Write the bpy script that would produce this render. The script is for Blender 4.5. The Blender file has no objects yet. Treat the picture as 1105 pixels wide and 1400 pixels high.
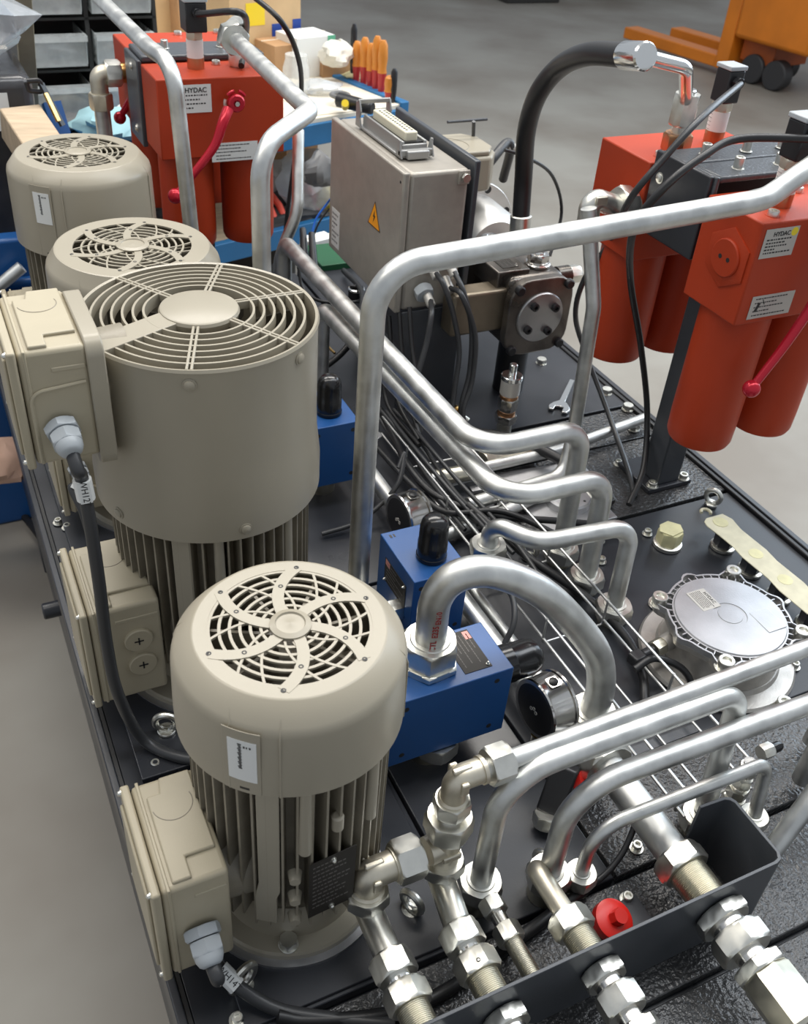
import bpy, math, random
from mathutils import Vector, Matrix
random.seed(7)
V = Vector
S = bpy.context.scene
COL = S.collection

# ---------------------------------------------------------------- camera
FPX = 1319.0                      # focal length in pixels of the 1105 x 1400 frame
AX = V((0.90129679, 0.21218364, -0.37768003))
AY = V((-0.42742657, 0.57746095, -0.69558995))
AZ = V((0.07050266, 0.78836346, 0.61115663))
AX.normalize(); AY = (AY - AX*AX.dot(AY)).normalized(); AZ = AX.cross(AY)
ROT = Matrix((AX, AY, AZ))        # world = ROT @ camera
EYE = V((0.0, 0.0, 1.25))
cd = bpy.data.cameras.new('camera'); cam = bpy.data.objects.new('camera', cd); COL.objects.link(cam)
cam.matrix_world = Matrix.Translation(EYE) @ ROT.to_4x4()
cd.sensor_fit = 'HORIZONTAL'; cd.sensor_width = 36.0; cd.lens = 36.0*FPX/1105.0
cd.clip_start = 0.02; cd.clip_end = 200
cd.dof.use_dof = True; cd.dof.focus_distance = 1.45; cd.dof.aperture_fstop = 12.0
S.camera = cam

# ---------------------------------------------------------------- light
w = bpy.data.worlds.new('world'); S.world = w; w.use_nodes = True
bg = w.node_tree.nodes['Background']; bg.inputs[0].default_value = (0.80, 0.86, 0.94, 1); bg.inputs[1].default_value = 0.55
def area(name, loc, target, sx, sy, power, color):
    l = bpy.data.lights.new(name, 'AREA'); l.shape = 'RECTANGLE'; l.size = sx; l.size_y = sy; l.energy = power; l.color = color
    o = bpy.data.objects.new(name, l); COL.objects.link(o); o.location = loc
    o.rotation_euler = (V(target)-V(loc)).to_track_quat('-Z', 'Y').to_euler()
    return o
# roof skylights of the hall, one long row above the bench side, and the open gate behind to the right
area('skylight_lamp', (1.6, 4.2, 4.6), (1.0, 1.5, 0), 6.0, 1.1, 290, (1.0, 0.96, 0.90))
area('skylight_lamp', (-0.6, 1.6, 4.6), (0.6, 1.2, 0), 1.0, 5.0, 105, (1.0, 0.95, 0.88))
area('skylight_lamp', (3.7, 1.2, 4.6), (1.2, 1.2, 0), 1.6, 5.0, 165, (0.92, 0.96, 1.0))
area('gate_daylight_lamp', (6.5, 3.2, 2.2), (1.0, 1.2, 0.2), 3.5, 3.0, 150, (0.72, 0.86, 1.0))
S.view_settings.view_transform = 'Standard'; S.view_settings.look = 'None'
S.view_settings.gamma = 1.0; S.view_settings.exposure = 0.0
try: S.view_settings.use_curve_mapping = False
except Exception: pass

# ---------------------------------------------------------------- helpers: points seen from the eye, at a known height or plane
def ray(u, v): return (ROT @ V((u-552.5, -(v-700.0), -FPX))).normalized()
def at(u, v, z=0.0):
    r = ray(u, v); return EYE + r*((z-EYE.z)/r.z)
def ax_(u, v, x):
    r = ray(u, v); return EYE + r*(x/r.x)
def ay_(u, v, y):
    r = ray(u, v); return EYE + r*(y/r.y)
def P3(*a): return V(a)

# ---------------------------------------------------------------- materials
MATS = {}
def mat(name, col, rough=0.5, metal=0.0, var=0.0, vscale=20.0, bump=0.0, bscale=100.0, emit=0, coat=0.0, stretch=None, dirt=None, alpha=1.0, trans=0.0, rvar=0.0):
    m = bpy.data.materials.new(name); m.use_nodes = True
    nt = m.node_tree; b = nt.nodes['Principled BSDF']; L = nt.links
    b.inputs['Base Color'].default_value = (*col, 1); b.inputs['Roughness'].default_value = rough; b.inputs['Metallic'].default_value = metal
    if coat: b.inputs['Coat Weight'].default_value = coat; b.inputs['Coat Roughness'].default_value = 0.15
    if alpha < 1: b.inputs['Alpha'].default_value = alpha
    if trans: b.inputs['Transmission Weight'].default_value = trans
    tc = nt.nodes.new('ShaderNodeTexCoord'); mp = nt.nodes.new('ShaderNodeMapping'); L.new(tc.outputs['Object'], mp.inputs[0])
    if stretch: mp.inputs['Scale'].default_value = stretch
    if var or dirt or rvar:
        n = nt.nodes.new('ShaderNodeTexNoise'); n.inputs['Scale'].default_value = vscale; n.inputs['Detail'].default_value = 5
        L.new(mp.outputs[0], n.inputs['Vector'])
        if var or dirt:
            r = nt.nodes.new('ShaderNodeValToRGB'); L.new(n.outputs['Fac'], r.inputs[0])
            r.color_ramp.elements[0].position = 0.35; r.color_ramp.elements[1].position = 0.65
            lo = dirt if dirt else tuple(c*(1-var) for c in col); hi = tuple(min(1, c*(1+var)) for c in col)
            r.color_ramp.elements[0].color = (*lo, 1); r.color_ramp.elements[1].color = (*hi, 1)
            L.new(r.outputs[0], b.inputs['Base Color'])
        if rvar:
            q = nt.nodes.new('ShaderNodeMapRange'); L.new(n.outputs['Fac'], q.inputs[0])
            q.inputs[1].default_value = .3; q.inputs[2].default_value = .7; q.inputs[3].default_value = max(0, rough-rvar); q.inputs[4].default_value = rough+rvar
            L.new(q.outputs[0], b.inputs['Roughness'])
    if bump:
        n2 = nt.nodes.new('ShaderNodeTexNoise'); n2.inputs['Scale'].default_value = bscale; n2.inputs['Detail'].default_value = 2
        L.new(mp.outputs[0], n2.inputs['Vector'])
        bp = nt.nodes.new('ShaderNodeBump'); bp.inputs['Strength'].default_value = bump; bp.inputs['Distance'].default_value = 0.003
        L.new(n2.outputs['Fac'], bp.inputs['Height']); L.new(bp.outputs[0], b.inputs['Normal'])
    if emit: b.inputs['Emission Color'].default_value = (*col, 1); b.inputs['Emission Strength'].default_value = emit
    MATS[name] = m; return m
mat('motor_paint', (0.340, 0.305, 0.235), 0.34, bump=0.05, bscale=900, var=0.03, vscale=6)
mat('motor_cast', (0.26, 0.23, 0.175), 0.40, var=0.12, vscale=25, bump=0.12, bscale=300)
mat('motor_cream', (0.42, 0.37, 0.265), 0.42, var=0.04, vscale=12, bump=0.06, bscale=700)
mat('zinc_tube', (0.64, 0.645, 0.625), 0.43, 1.0, var=0.12, vscale=26, rvar=0.08)
mat('zinc_nut', (0.74, 0.73, 0.67), 0.34, 1.0, var=0.05, vscale=60, rvar=0.04)
mat('zinc_yellow', (0.62, 0.59, 0.49), 0.36, 1.0, var=0.10, vscale=40, rvar=0.06)
mat('cast_elbow', (0.66, 0.61, 0.50), 0.42, 0.9, var=0.06, vscale=50)
mat('stainless', (0.68, 0.66, 0.63), 0.2, 1.0, rvar=0.05, vscale=40)
mat('chrome', (0.82, 0.82, 0.80), 0.16, 1.0)
mat('wire_zinc', (0.50, 0.50, 0.49), 0.42, 1.0)
mat('brass', (0.62, 0.42, 0.16), 0.28, 1.0)
mat('copper_ring', (0.55, 0.30, 0.16), 0.35, 1.0)
mat('black_paint_smooth', (0.030, 0.032, 0.038), 0.34, var=0.2, vscale=5, rvar=0.08, bump=0.03, bscale=300)
mat('black_paint_hammer', (0.042, 0.042, 0.043), 0.26, bump=1.0, bscale=135, var=0.1)
mat('grey_paint_steel', (0.055, 0.060, 0.068), 0.33, var=0.1, vscale=8, bump=0.05, bscale=300)
mat('bracket_grey', (0.060, 0.066, 0.075), 0.28, bump=0.35, bscale=170)
mat('rubber_black', (0.013, 0.013, 0.014), 0.42)
mat('cap_black', (0.010, 0.010, 0.011), 0.20)
mat('plastic_black', (0.014, 0.014, 0.016), 0.38)
mat('cable_grey', (0.035, 0.036, 0.038), 0.40)
mat('blue_paint', (0.014, 0.082, 0.265), 0.36, var=0.06, vscale=8, bump=0.05, bscale=500)
mat('blue_bench', (0.015, 0.13, 0.30), 0.45, var=0.1, vscale=4)
mat('red_paint', (0.41, 0.040, 0.009), 0.48, bump=0.08, bscale=500, var=0.05, vscale=8)
MATS['red_paint'].node_tree.nodes['Principled BSDF'].inputs['Specular IOR Level'].default_value = 0.35
mat('red_lever', (0.50, 0.012, 0.030), 0.22, metal=0.35)
mat('red_plastic', (0.62, 0.018, 0.012), 0.36)
mat('red_mark', (0.36, 0.02, 0.02), 0.5)
mat('box_grey', (0.36, 0.33, 0.285), 0.38, metal=0.25, var=0.06, vscale=30, bump=0.04, bscale=600)
mat('aluminium', (0.50, 0.50, 0.51), 0.38, 0.85, var=0.10, vscale=14, bump=0.06, bscale=300)
mat('cast_alu', (0.46, 0.44, 0.41), 0.42, 0.7, var=0.16, vscale=20, bump=0.15, bscale=250)
mat('connector_alu', (0.34, 0.34, 0.33), 0.40, 0.5, bump=0.08, bscale=400)
mat('pump_iron', (0.15, 0.135, 0.12), 0.34, 0.8, var=0.35, vscale=14, rvar=0.1, bump=0.1, bscale=200)
mat('pump_bronze', (0.27, 0.225, 0.165), 0.42, 0.75, var=0.15, vscale=14, bump=0.1, bscale=200)
mat('pump_cover', (0.42, 0.42, 0.42), 0.36, 0.85, var=0.15, vscale=12, rvar=.06)
mat('gland_grey', (0.40, 0.43, 0.45), 0.38)
mat('insert_cream', (0.66, 0.62, 0.48), 0.45)
mat('label_white', (0.74, 0.75, 0.73), 0.45)
mat('label_silver', (0.52, 0.50, 0.46), 0.4, metal=0.3)
mat('label_dark', (0.022, 0.018, 0.014), 0.6)
mat('print_black', (0.02, 0.02, 0.02), 0.5)
mat('print_grey', (0.11, 0.10, 0.09), 0.5)
mat('bright_cast', (0.72, 0.71, 0.68), 0.35, 0.7, var=0.06, vscale=10)
mat('warn_orange', (0.95, 0.36, 0.012), 0.42)
mat('label_yellow', (0.85, 0.66, 0.03), 0.45)
mat('label_pink', (0.70, 0.30, 0.26), 0.45)
mat('masking_tape', (0.66, 0.62, 0.36), 0.6, var=0.1, vscale=30, bump=0.2, bscale=60)
mat('tape_cream', (0.60, 0.56, 0.40), 0.55, var=0.08, vscale=40)
mat('floor_concrete', (0.30, 0.285, 0.25), 0.55, var=0.0, dirt=(0.20, 0.175, 0.145), vscale=1.1, bump=0.02, bscale=20)
mat('orange_paint', (0.66, 0.19, 0.010), 0.5, var=0.08, vscale=4)
mat('orange_dark', (0.36, 0.075, 0.008), 0.5, var=0.2, vscale=4)
mat('wood', (0.52, 0.40, 0.27), 0.6, var=0.14, vscale=8, stretch=(1, 8, 1))
mat('cardboard', (0.42, 0.24, 0.115), 0.75, var=0.08, vscale=10)
mat('cardboard_light', (0.56, 0.38, 0.20), 0.75, var=0.06, vscale=10)
mat('paper', (0.74, 0.68, 0.56), 0.7, var=0.05, vscale=10)
mat('white_cloth', (0.72, 0.70, 0.62), 0.8, bump=0.6, bscale=30)
mat('cyan_cloth', (0.30, 0.50, 0.55), 0.8, bump=0.5, bscale=30)
mat('skin_cloth', (0.62, 0.40, 0.30), 0.7, var=0.1, vscale=12)
mat('plastic_clear', (0.80, 0.82, 0.80), 0.16, var=0.1, vscale=30, alpha=0.42)
mat('bag_plastic', (0.62, 0.66, 0.70), 0.12, alpha=0.5, bump=0.9, bscale=45)
mat('bin_dark', (0.035, 0.035, 0.033), 0.5)
mat('bin_beige', (0.30, 0.26, 0.18), 0.6, var=0.2, vscale=10)
mat('yellow_plastic', (0.80, 0.58, 0.02), 0.4)
mat('blue_tape', (0.01, 0.05, 0.28), 0.5)
mat('green_board', (0.01, 0.09, 0.035), 0.45)
mat('green_tape', (0.12, 0.42, 0.26), 0.5)
mat('tool_red', (0.42, 0.02, 0.02), 0.4)
mat('tool_orange', (0.60, 0.22, 0.03), 0.4)
mat('coral_handle', (0.85, 0.12, 0.08), 0.4)
mat('blue_wire', (0.01, 0.12, 0.55), 0.4)
mat('gel_grey', (0.16, 0.16, 0.16), 0.5)
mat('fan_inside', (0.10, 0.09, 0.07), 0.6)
mat('stretch_film', (0.045, 0.045, 0.048), 0.22, bump=0.8, bscale=14, var=0.4, vscale=4)
mat('wheel_dark', (0.03, 0.03, 0.032), 0.6)
mat('cart_blue', (0.008, 0.07, 0.23), 0.35)

# ---------------------------------------------------------------- mesh builder
def basis(d):
    d = V(d).normalized(); a = V((0, 0, 1)) if abs(d.z) < .9 else V((1, 0, 0))
    x = a.cross(d).normalized(); return x, d.cross(x), d
class G:
    def __init__(s): s.v = []; s.f = []
    def add(s, vs, fs):
        n = len(s.v); s.v += [V(p) for p in vs]; s.f += [tuple(i+n for i in f) for f in fs]; return s
    def box(s, lo, hi, m=None):
        (a, b, c), (d, e, f) = lo, hi
        vs = [V(p) for p in ((a,b,c),(d,b,c),(d,e,c),(a,e,c),(a,b,f),(d,b,f),(d,e,f),(a,e,f))]
        if m is not None: vs = [m @ p for p in vs]
        return s.add(vs, [(0,3,2,1),(4,5,6,7),(0,1,5,4),(1,2,6,5),(2,3,7,6),(3,0,4,7)])
    def bar(s, p0, p1, wx, wz, up=(0, 0, 1)):          # rectangular bar from p0 to p1
        p0, p1 = V(p0), V(p1); d = (p1-p0); L = d.length; d.normalize()
        u = V(up); u = (u - d*u.dot(d))
        if u.length < 1e-4: u = basis(d)[0]
        u.normalize(); r = d.cross(u)
        vs = [p + r*(i*wx/2) + u*(j*wz/2) for p in (p0, p1) for i, j in ((-1,-1),(1,-1),(1,1),(-1,1))]
        return s.add(vs, [(0,1,2,3),(7,6,5,4),(0,4,5,1),(1,5,6,2),(2,6,7,3),(3,7,4,0)])
    def rings(s, rs, cap0=True, cap1=True, close=False):
        n = len(rs[0]); vs = [p for r in rs for p in r]; fs = []
        K = len(rs) if close else len(rs)-1
        for k in range(K):
            a = k*n; b = ((k+1) % len(rs))*n
            for i in range(n): j = (i+1) % n; fs.append((a+i, a+j, b+j, b+i))
        if not close:
            if cap0: fs.append(tuple(range(n))[::-1])
            if cap1: fs.append(tuple(range((len(rs)-1)*n, len(rs)*n)))
        return s.add(vs, fs)
    def lathe(s, prof, o=(0,0,0), axis=(0,0,1), n=32, caps=True, ph=0.0):   # prof: (radius, distance along axis)
        x, y, d = basis(axis); o = V(o)
        rs = [[o + d*t + (x*math.cos(2*math.pi*i/n+ph) + y*math.sin(2*math.pi*i/n+ph))*max(r, 1e-5) for i in range(n)] for r, t in prof]
        return s.rings(rs, caps, caps)
    def cyl(s, p0, p1, r0, r1=None, n=20, ch=0.0):
        p0, p1 = V(p0), V(p1); L = (p1-p0).length; r1 = r0 if r1 is None else r1
        pr = [(r0, 0), (r1, L)] if not ch else [(r0-ch, 0), (r0, ch), (r1, L-ch), (r1-ch, L)]
        return s.lathe(pr, p0, p1-p0, n)
    def hexn(s, p0, p1, af, ph=0.3):                     # chamfered hexagon nut across flats af
        p0, p1 = V(p0), V(p1); L = (p1-p0).length; R = af/2/math.cos(math.pi/6); c = min(L*.13, R*.10)
        x, y, d = basis(p1-p0); n = 24; rs = []
        def ring(t, k):
            o = []
            for i in range(n):
                a = 2*math.pi*i/n; q = (a + math.pi/6) % (math.pi/3) - math.pi/6
                rr = min(af/2/math.cos(q), R*k); o.append(p0 + d*t + (x*math.cos(a+ph) + y*math.sin(a+ph))*rr)
            return o
        rs = [ring(0, .885), ring(c*.5, .945), ring(c*1.3, 1.0), ring(L-c*1.3, 1.0), ring(L-c*.5, .945), ring(L, .885)]
        return s.rings(rs)
    def thread(s, p0, p1, r, pitch=0.0022, n=24):
        L = (V(p1)-V(p0)).length; k = max(2, int(L/pitch)); pr = []
        for i in range(k): pr += [(r*.955, i*L/k), (r, (i+.4)*L/k), (r, (i+.6)*L/k)]
        pr.append((r*.955, L)); return s.lathe(pr, p0, V(p1)-V(p0), n)
    def tube(s, pts, r, n=14, cap=True):
        pts = [V(p) for p in pts]; rs = []; t = (pts[1]-pts[0]).normalized(); x, y, _ = basis(t); u = x
        for i, p in enumerate(pts):
            if i == 0: d = (pts[1]-pts[0])
            elif i == len(pts)-1: d = (pts[-1]-pts[-2])
            else: d = (pts[i+1]-p).normalized() + (p-pts[i-1]).normalized()
            d.normalize(); u = (u - d*u.dot(d)).normalized(); w_ = d.cross(u)
            rr = r[i] if isinstance(r, (list, tuple)) else r
            rs.append([p + (u*math.cos(2*math.pi*k/n) + w_*math.sin(2*math.pi*k/n))*rr for k in range(n)])
        return s.rings(rs, cap, cap)
    def torus(s, c, axis, R, r, n=28, m=10, a0=0, a1=2*math.pi):
        x, y, d = basis(axis); full = abs(a1-a0-2*math.pi) < 1e-6; c = V(c); rs = []
        k = n if full else n+1
        for i in range(k):
            a = a0 + (a1-a0)*i/n; e = x*math.cos(a) + y*math.sin(a)
            rs.append([c + e*(R + r*math.cos(2*math.pi*j/m)) + d*(r*math.sin(2*math.pi*j/m)) for j in range(m)])
        return s.rings(rs, close=full)
    def poly(s, pts, o, x, y, h):                        # extruded outline: points in the x,y frame at o, thickness h along x cross y
        o, x, y = V(o), V(x).normalized(), V(y).normalized(); d = x.cross(y)
        b = [o + x*p[0] + y*p[1] for p in pts]; return s.rings([b, [p + d*h for p in b]])
    def sphere(s, c, r, n=16, sc=(1, 1, 1)):
        rs = []; m = n//2
        for i in range(1, m):
            a = math.pi*i/m; rs.append([V(c) + V((math.sin(a)*math.cos(2*math.pi*k/n)*sc[0], math.sin(a)*math.sin(2*math.pi*k/n)*sc[1], -math.cos(a)*sc[2]))*r for k in range(n)])
        return s.rings(rs)
def fillet(pts, R, k=8):
    pts = [V(p) for p in pts]; out = [pts[0]]
    for i in range(1, len(pts)-1):
        p = pts[i]; a = (pts[i-1]-p); b = (pts[i+1]-p); la, lb = a.length, b.length; a.normalize(); b.normalize()
        R_ = R[i-1] if isinstance(R, (list, tuple)) else R
        ang = a.angle(b)
        if ang > 3.05 or R_ <= 0: out.append(p); continue
        t = min(R_/math.tan(ang/2), la*.49 if i > 1 else la*.98, lb*.49 if i < len(pts)-2 else lb*.98); Re = t*math.tan(ang/2)
        c = p + (a+b).normalized()*(Re/math.sin(ang/2)); s0 = p + a*t - c; s1 = p + b*t - c
        th = s0.angle(s1)
        for j in range(k+1):
            q = j/k; out.append(c + (s0*math.sin((1-q)*th) + s1*math.sin(q*th))/math.sin(th))
    out.append(pts[-1]); return out
def spline(pts, k=7):
    pts = [V(p) for p in pts]; P = [pts[0]*2-pts[1]] + pts + [pts[-1]*2-pts[-2]]; out = []
    for i in range(1, len(P)-2):
        a, b, c, d = P[i-1:i+3]
        for j in range(k):
            t = j/k; out.append(.5*((2*b) + (c-a)*t + (2*a-5*b+4*c-d)*t*t + (3*b-a-3*c+d)*t*t*t))
    out.append(pts[-1]); return out

# ---------------------------------------------------------------- objects
def origin_of(p):
    o = V((0, 0, 0))
    while p is not None: o += p.location; p = p.parent
    return o
def part(name, g, m, parent=None, bev=0.0, smooth=35, label=None, seg=2, at_=None):
    me = bpy.data.meshes.new(name)
    off = origin_of(parent) if parent is not None else V((0, 0, 0))
    loc = V((0, 0, 0))
    if parent is None or at_ is not None:                # its own base as origin
        xs = [p.x for p in g.v]; ys = [p.y for p in g.v]; zs = [p.z for p in g.v]
        b = V(at_) if at_ is not None else V(((min(xs)+max(xs))/2, (min(ys)+max(ys))/2, min(zs)))
        loc = b-off; off = b
    me.from_pydata([tuple(p-off) for p in g.v], [], g.f); me.update()
    me.materials.append(MATS[m])
    o = bpy.data.objects.new(name, me); COL.objects.link(o); o.location = loc
    if parent is not None: o.parent = parent
    import bmesh
    bm = bmesh.new(); bm.from_mesh(me); bmesh.ops.recalc_face_normals(bm, faces=bm.faces); bm.to_mesh(me); bm.free()
    if smooth:
        me.shade_smooth(); me.set_sharp_from_angle(angle=math.radians(smooth))
    if bev:
        md = o.modifiers.new('bevel', 'BEVEL'); md.width = bev; md.segments = seg; md.limit_method = 'ANGLE'; md.angle_limit = math.radians(40); md.use_clamp_overlap = True
    if label: o['label'] = label
    return o
def thing(name, label, cat, loc, group=None):
    o = bpy.data.objects.new(name, None); COL.objects.link(o); o.location = loc; o.empty_display_size = .02
    o['label'] = label; o['category'] = cat
    if group: o['group'] = group
    return o
def solo(name, g, m, label, cat, group=None, **k):
    o = part(name, g, m, None, **k); o['label'] = label; o['category'] = cat
    if group: o['group'] = group
    return o
def lettering(text, size, o, x, y, m, parent, name='lettering', lift=0.0004, bold=False, sx=1.0):
    cu = bpy.data.curves.new('t', 'FONT'); cu.body = text; cu.size = size; cu.extrude = 0.00012
    cu.align_x = 'CENTER'; cu.align_y = 'CENTER'
    if bold: cu.offset = size*.02
    ob = bpy.data.objects.new('t', cu); COL.objects.link(ob); dg = bpy.context.evaluated_depsgraph_get()
    me = bpy.data.meshes.new_from_object(ob.evaluated_get(dg)); x = V(x).normalized(); y = V(y).normalized(); d = x.cross(y); o = V(o)
    g = G(); g.add([o + x*v.co.x*sx + y*v.co.y + d*(v.co.z+lift) for v in me.vertices], [tuple(p.vertices) for p in me.polygons])
    bpy.data.objects.remove(ob); bpy.data.curves.remove(cu); bpy.data.meshes.remove(me)
    return part(name, g, m, parent, smooth=0)
def print_lines(g, o, x, y, rows, wd, h=0.0012, lift=0.0005, seed=1):   # small illegible print: rows of short dashes
    rd = random.Random(seed); x = V(x).normalized(); y = V(y).normalized(); d = x.cross(y); o = V(o)
    for (cy, wfrac) in rows:
        t = -wd/2
        while t < -wd/2 + wd*wfrac:
            l = rd.uniform(.0018, .005)*(wd/.04)**.5; a = o + x*t + y*cy; 
            q = [a, a+x*l, a+x*l+y*h, a+y*h]; g.rings([q, [p + d*lift for p in q]]); t += l + h*.7
    return g
def plate_frame(g, o, x, y, wd, h, th):
    x = V(x).normalized(); y = V(y).normalized(); o = V(o)
    return g.poly([(-wd/2, -h/2), (wd/2, -h/2), (wd/2, h/2), (-wd/2, h/2)], o, x, y, th)
def struct(name, g, m, **k):
    o = part(name, g, m, None, **k); o['kind'] = 'structure'; return o
# ================================================================ floor and tank
FZ = -0.78
struct('floor', G().box((-9, -4, FZ-.1), (16, 22, FZ)), 'floor_concrete', smooth=0)

XL, XR, YN, YF = 0.0675, 1.52, 0.02, 2.62
tank = thing('hydraulic_tank', 'long black painted steel oil tank under all the motors and pipes', 'tank', (.8, 1.3, -.55))
part('tank_body', G().box((XL+.012, YN, -.55), (XR-.012, YF, -.02)), 'black_paint_smooth', tank, bev=.004)
g = G()
for x0, y0 in ((.12, .15), (1.40, .15), (.12, 2.45), (1.40, 2.45)): g = G().box((x0-.035, y0-.035, FZ), (x0+.035, y0+.035, -.55)); part('leg', g, 'black_paint_smooth', tank, bev=.003)
# cover plates: hammered pieces sit a little lower than the smooth machined ones
def top_plate(x0, y0, x1, y1, z, m, h=.018, bev=.002): return part('cover_plate', G().box((x0, y0, z-h), (x1, y1, z)), m, tank, bev=bev)
top_plate(XL+.015, YN, XR-.02, .362, -.004, 'black_paint_hammer')
top_plate(XL+.015, .370, XR-.02, .528, -.001, 'black_paint_hammer')
top_plate(XL+.015, .536, .46, .942, .000, 'black_paint_smooth')
top_plate(.466, .536, .69, 1.236, -.001, 'black_paint_smooth')
top_plate(.696, .536, XR-.02, .70, -.001, 'black_paint_hammer')
top_plate(.696, .704, XR-.02, 1.236, -.002, 'black_paint_smooth')
top_plate(XL+.015, .948, .46, 1.42, -.002, 'black_paint_smooth')
top_plate(XL+.015, 1.426, .46, 1.90, -.002, 'black_paint_smooth')
top_plate(XL+.015, 1.906, .46, YF, -.002, 'black_paint_smooth')
top_plate(.466, 1.244, .97, YF, -.001, 'black_paint_smooth')
top_plate(.976, 1.244, XR-.02, 1.486, .000, 'black_paint_hammer')
top_plate(.976, 1.494, XR-.02, 1.62, -.002, 'black_paint_hammer')
top_plate(.976, 1.626, XR-.02, YF, .002, 'black_paint_smooth')
part('rim', G().box((XL-.004, YN, -.05), (XL+.008, YF, .008)), 'black_paint_smooth', tank, bev=.002)
part('rim', G().box((XR-.008, YN, -.05), (XR+.006, YF, .010)), 'black_paint_smooth', tank, bev=.002)
part('rubber_seal', G().box((XR-.0205, YN, -.02), (XR-.0085, YF, .007)), 'rubber_black', tank, bev=.003)
part('rubber_seal', G().box((XL+.0085, YN, -.02), (XL+.0145, YF, .003)), 'rubber_black', tank)
g = G().cyl((XL-.03, 1.66, -.25), (XL+.012, 1.66, -.25), .018, n=20, ch=.003); part('side_plug', g, 'black_paint_smooth', tank)

def bolt(p, parent, af=.014, h=.008, washer=.011, m='zinc_nut', socket=False, name='bolt', ph=.2):
    p = V(p); g = G()
    if washer: g.cyl(p, p+V((0,0,.0022)), washer, n=20, ch=.0004)
    z0 = p + V((0,0,.0022 if washer else 0))
    if socket:
        r = af/2; g.lathe([(r, 0), (r, h-.001), (r-.001, h), (r*.58, h), (r*.5, h-.0045), (.0001, h-.0045)], z0, (0,0,1), 20)
    else: g.hexn(z0, z0+V((0,0,h)), af, ph)
    return part(name, g, m, parent)
for (u, v) in ((213,1047),(356,1268),(325,1395),(80,715),(92,722)): bolt(at(u, v, 0), tank, socket=True)
for (u, v) in ((870,1160),(1086,912),(857,1230),(885,730),(845,635),(820,740),(822,768),(816,790)): bolt(at(u, v, 0), tank, af=.015, h=.010, socket=True)
for (u, v) in ((858,560),(829,538),(740,497),(866,587)): bolt(at(u, v, 0), tank, af=.024, h=.013, washer=.015)
# the raised smooth foot plate of the middle motor, its corner shows beside the front motor
part('foot_plate', G().box((.108, .952, -.001), (.46, 1.41, .009)), 'black_paint_smooth', tank, bev=.0015)
part('foot_plate', G().box((.108, 1.432, -.001), (.46, 1.89, .009)), 'black_paint_smooth', tank, bev=.0015)
part('foot_plate', G().box((.138, .541, -.001), (.452, .9, .006)), 'black_paint_smooth', tank, bev=.0015)
part('foot_plate', G().box((.108, 1.912, -.001), (.46, 2.4, .009)), 'black_paint_smooth', tank, bev=.0015)

# ---------------------------------------------------------------- lifting eyes
def eye(p, ang, label, R=.0165, r=.0055):
    p = V(p); t = thing('lifting_eye', label, 'eye bolt', p, 'lifting eyes screwed into the tank')
    part('collar', G().cyl(p, p+V((0,0,.006)), .0145, n=20, ch=.001), 'zinc_nut', t)
    g = G().torus(p+V((0,0,.006+R)), (math.cos(ang), math.sin(ang), 0), R, r, 28, 10); g.cyl(p+V((0,0,.004)), p+V((0,0,.011)), .006, .005, 12)
    part('ring', g, 'zinc_nut', t)
eye(at(228, 1000, .009), 1.2, 'zinc lifting eye beside the base of the second motor from the front')
eye(at(333, 1350, 0), 2.0, 'zinc lifting eye under the tagged cable in front of the front motor', R=.019)
eye(at(562, 1245, 0), .4, 'zinc lifting eye standing between the two leftmost hose fittings')
eye(at(722, 762, 0), .5, 'zinc lifting eye beside the wire tray behind the thick bent pipe')
eye(at(972, 690, 0), .5, 'zinc lifting eye at the far right edge of the tank by the taped strip')
eye(at(742, 1190, 0), .4, 'zinc lifting eye mostly hidden behind the bent pipes')

# ================================================================ electric motors
ARM = .10
def spiral_grille(c, r0, r1, th=.003, op=.86):
    """flat guard: outer ring, hub, six curved arms, round ribs and thin counter-curved spokes"""
    g = G(); cx, cy, z = c
    def annulus(ra, rb, zz, h, n=64):
        g.rings([[V((cx+r*math.cos(2*math.pi*i/n), cy+r*math.sin(2*math.pi*i/n), zz+k)) for i in range(n)] for r, k in ((ra, 0), (ra, h), (rb, h), (rb, 0))], close=True)
    annulus(r1*op, r1, z-th, th); s_ = r1*op/.86
    def strip(a0, a1, ra, rb, w0, w1, h, zz, k=12, bow=0.0):
        rs = []
        for i in range(k+1):
            t = i/k; r = ra + (rb-ra)*t; a = a0 + (a1-a0)*t + bow*math.sin(math.pi*t)*.5; e = V((math.cos(a), math.sin(a), 0)); tn = V((-e.y, e.x, 0))
            ww = (w0 + (w1-w0)*t)/2; dirn = (e*(rb-ra) + tn*r*(a1-a0)).normalized(); nn = V((-dirn.y, dirn.x, 0)); p = V((cx, cy, zz)) + e*r
            rs.append([p-nn*ww, p+nn*ww, p+nn*ww+V((0,0,h)), p-nn*ww+V((0,0,h))])
        g.rings(rs)
    for q in range(6):
        a = q*math.pi/3 + ARM
        strip(a+.55, a, r0*.7, s_*.90, .013, .014, th, z-th+.0004, bow=.10)
        for dq in (.36, .72): strip(a+dq-.52, a+dq+.12, r0*1.2, s_*.87, .0028, .0030, th, z-th-.0006, bow=.12)
    for k in range(5):
        r = r0 + (s_*.80-r0)*(k+1)/5.6; annulus(r-.0017, r+.0017, z-th-.001, th)
    return g
def screw(p, d, parent, r=.006, m='zinc_nut', name='screw'):
    p, d = V(p), V(d).normalized(); g = G().lathe([(r*1.3, 0), (r*1.3, .0012), (r, .0014), (r*.95, .0035), (r*.5, .005), (.0001, .0052)], p, d, 16)
    return part(name, g, m, parent)
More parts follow.
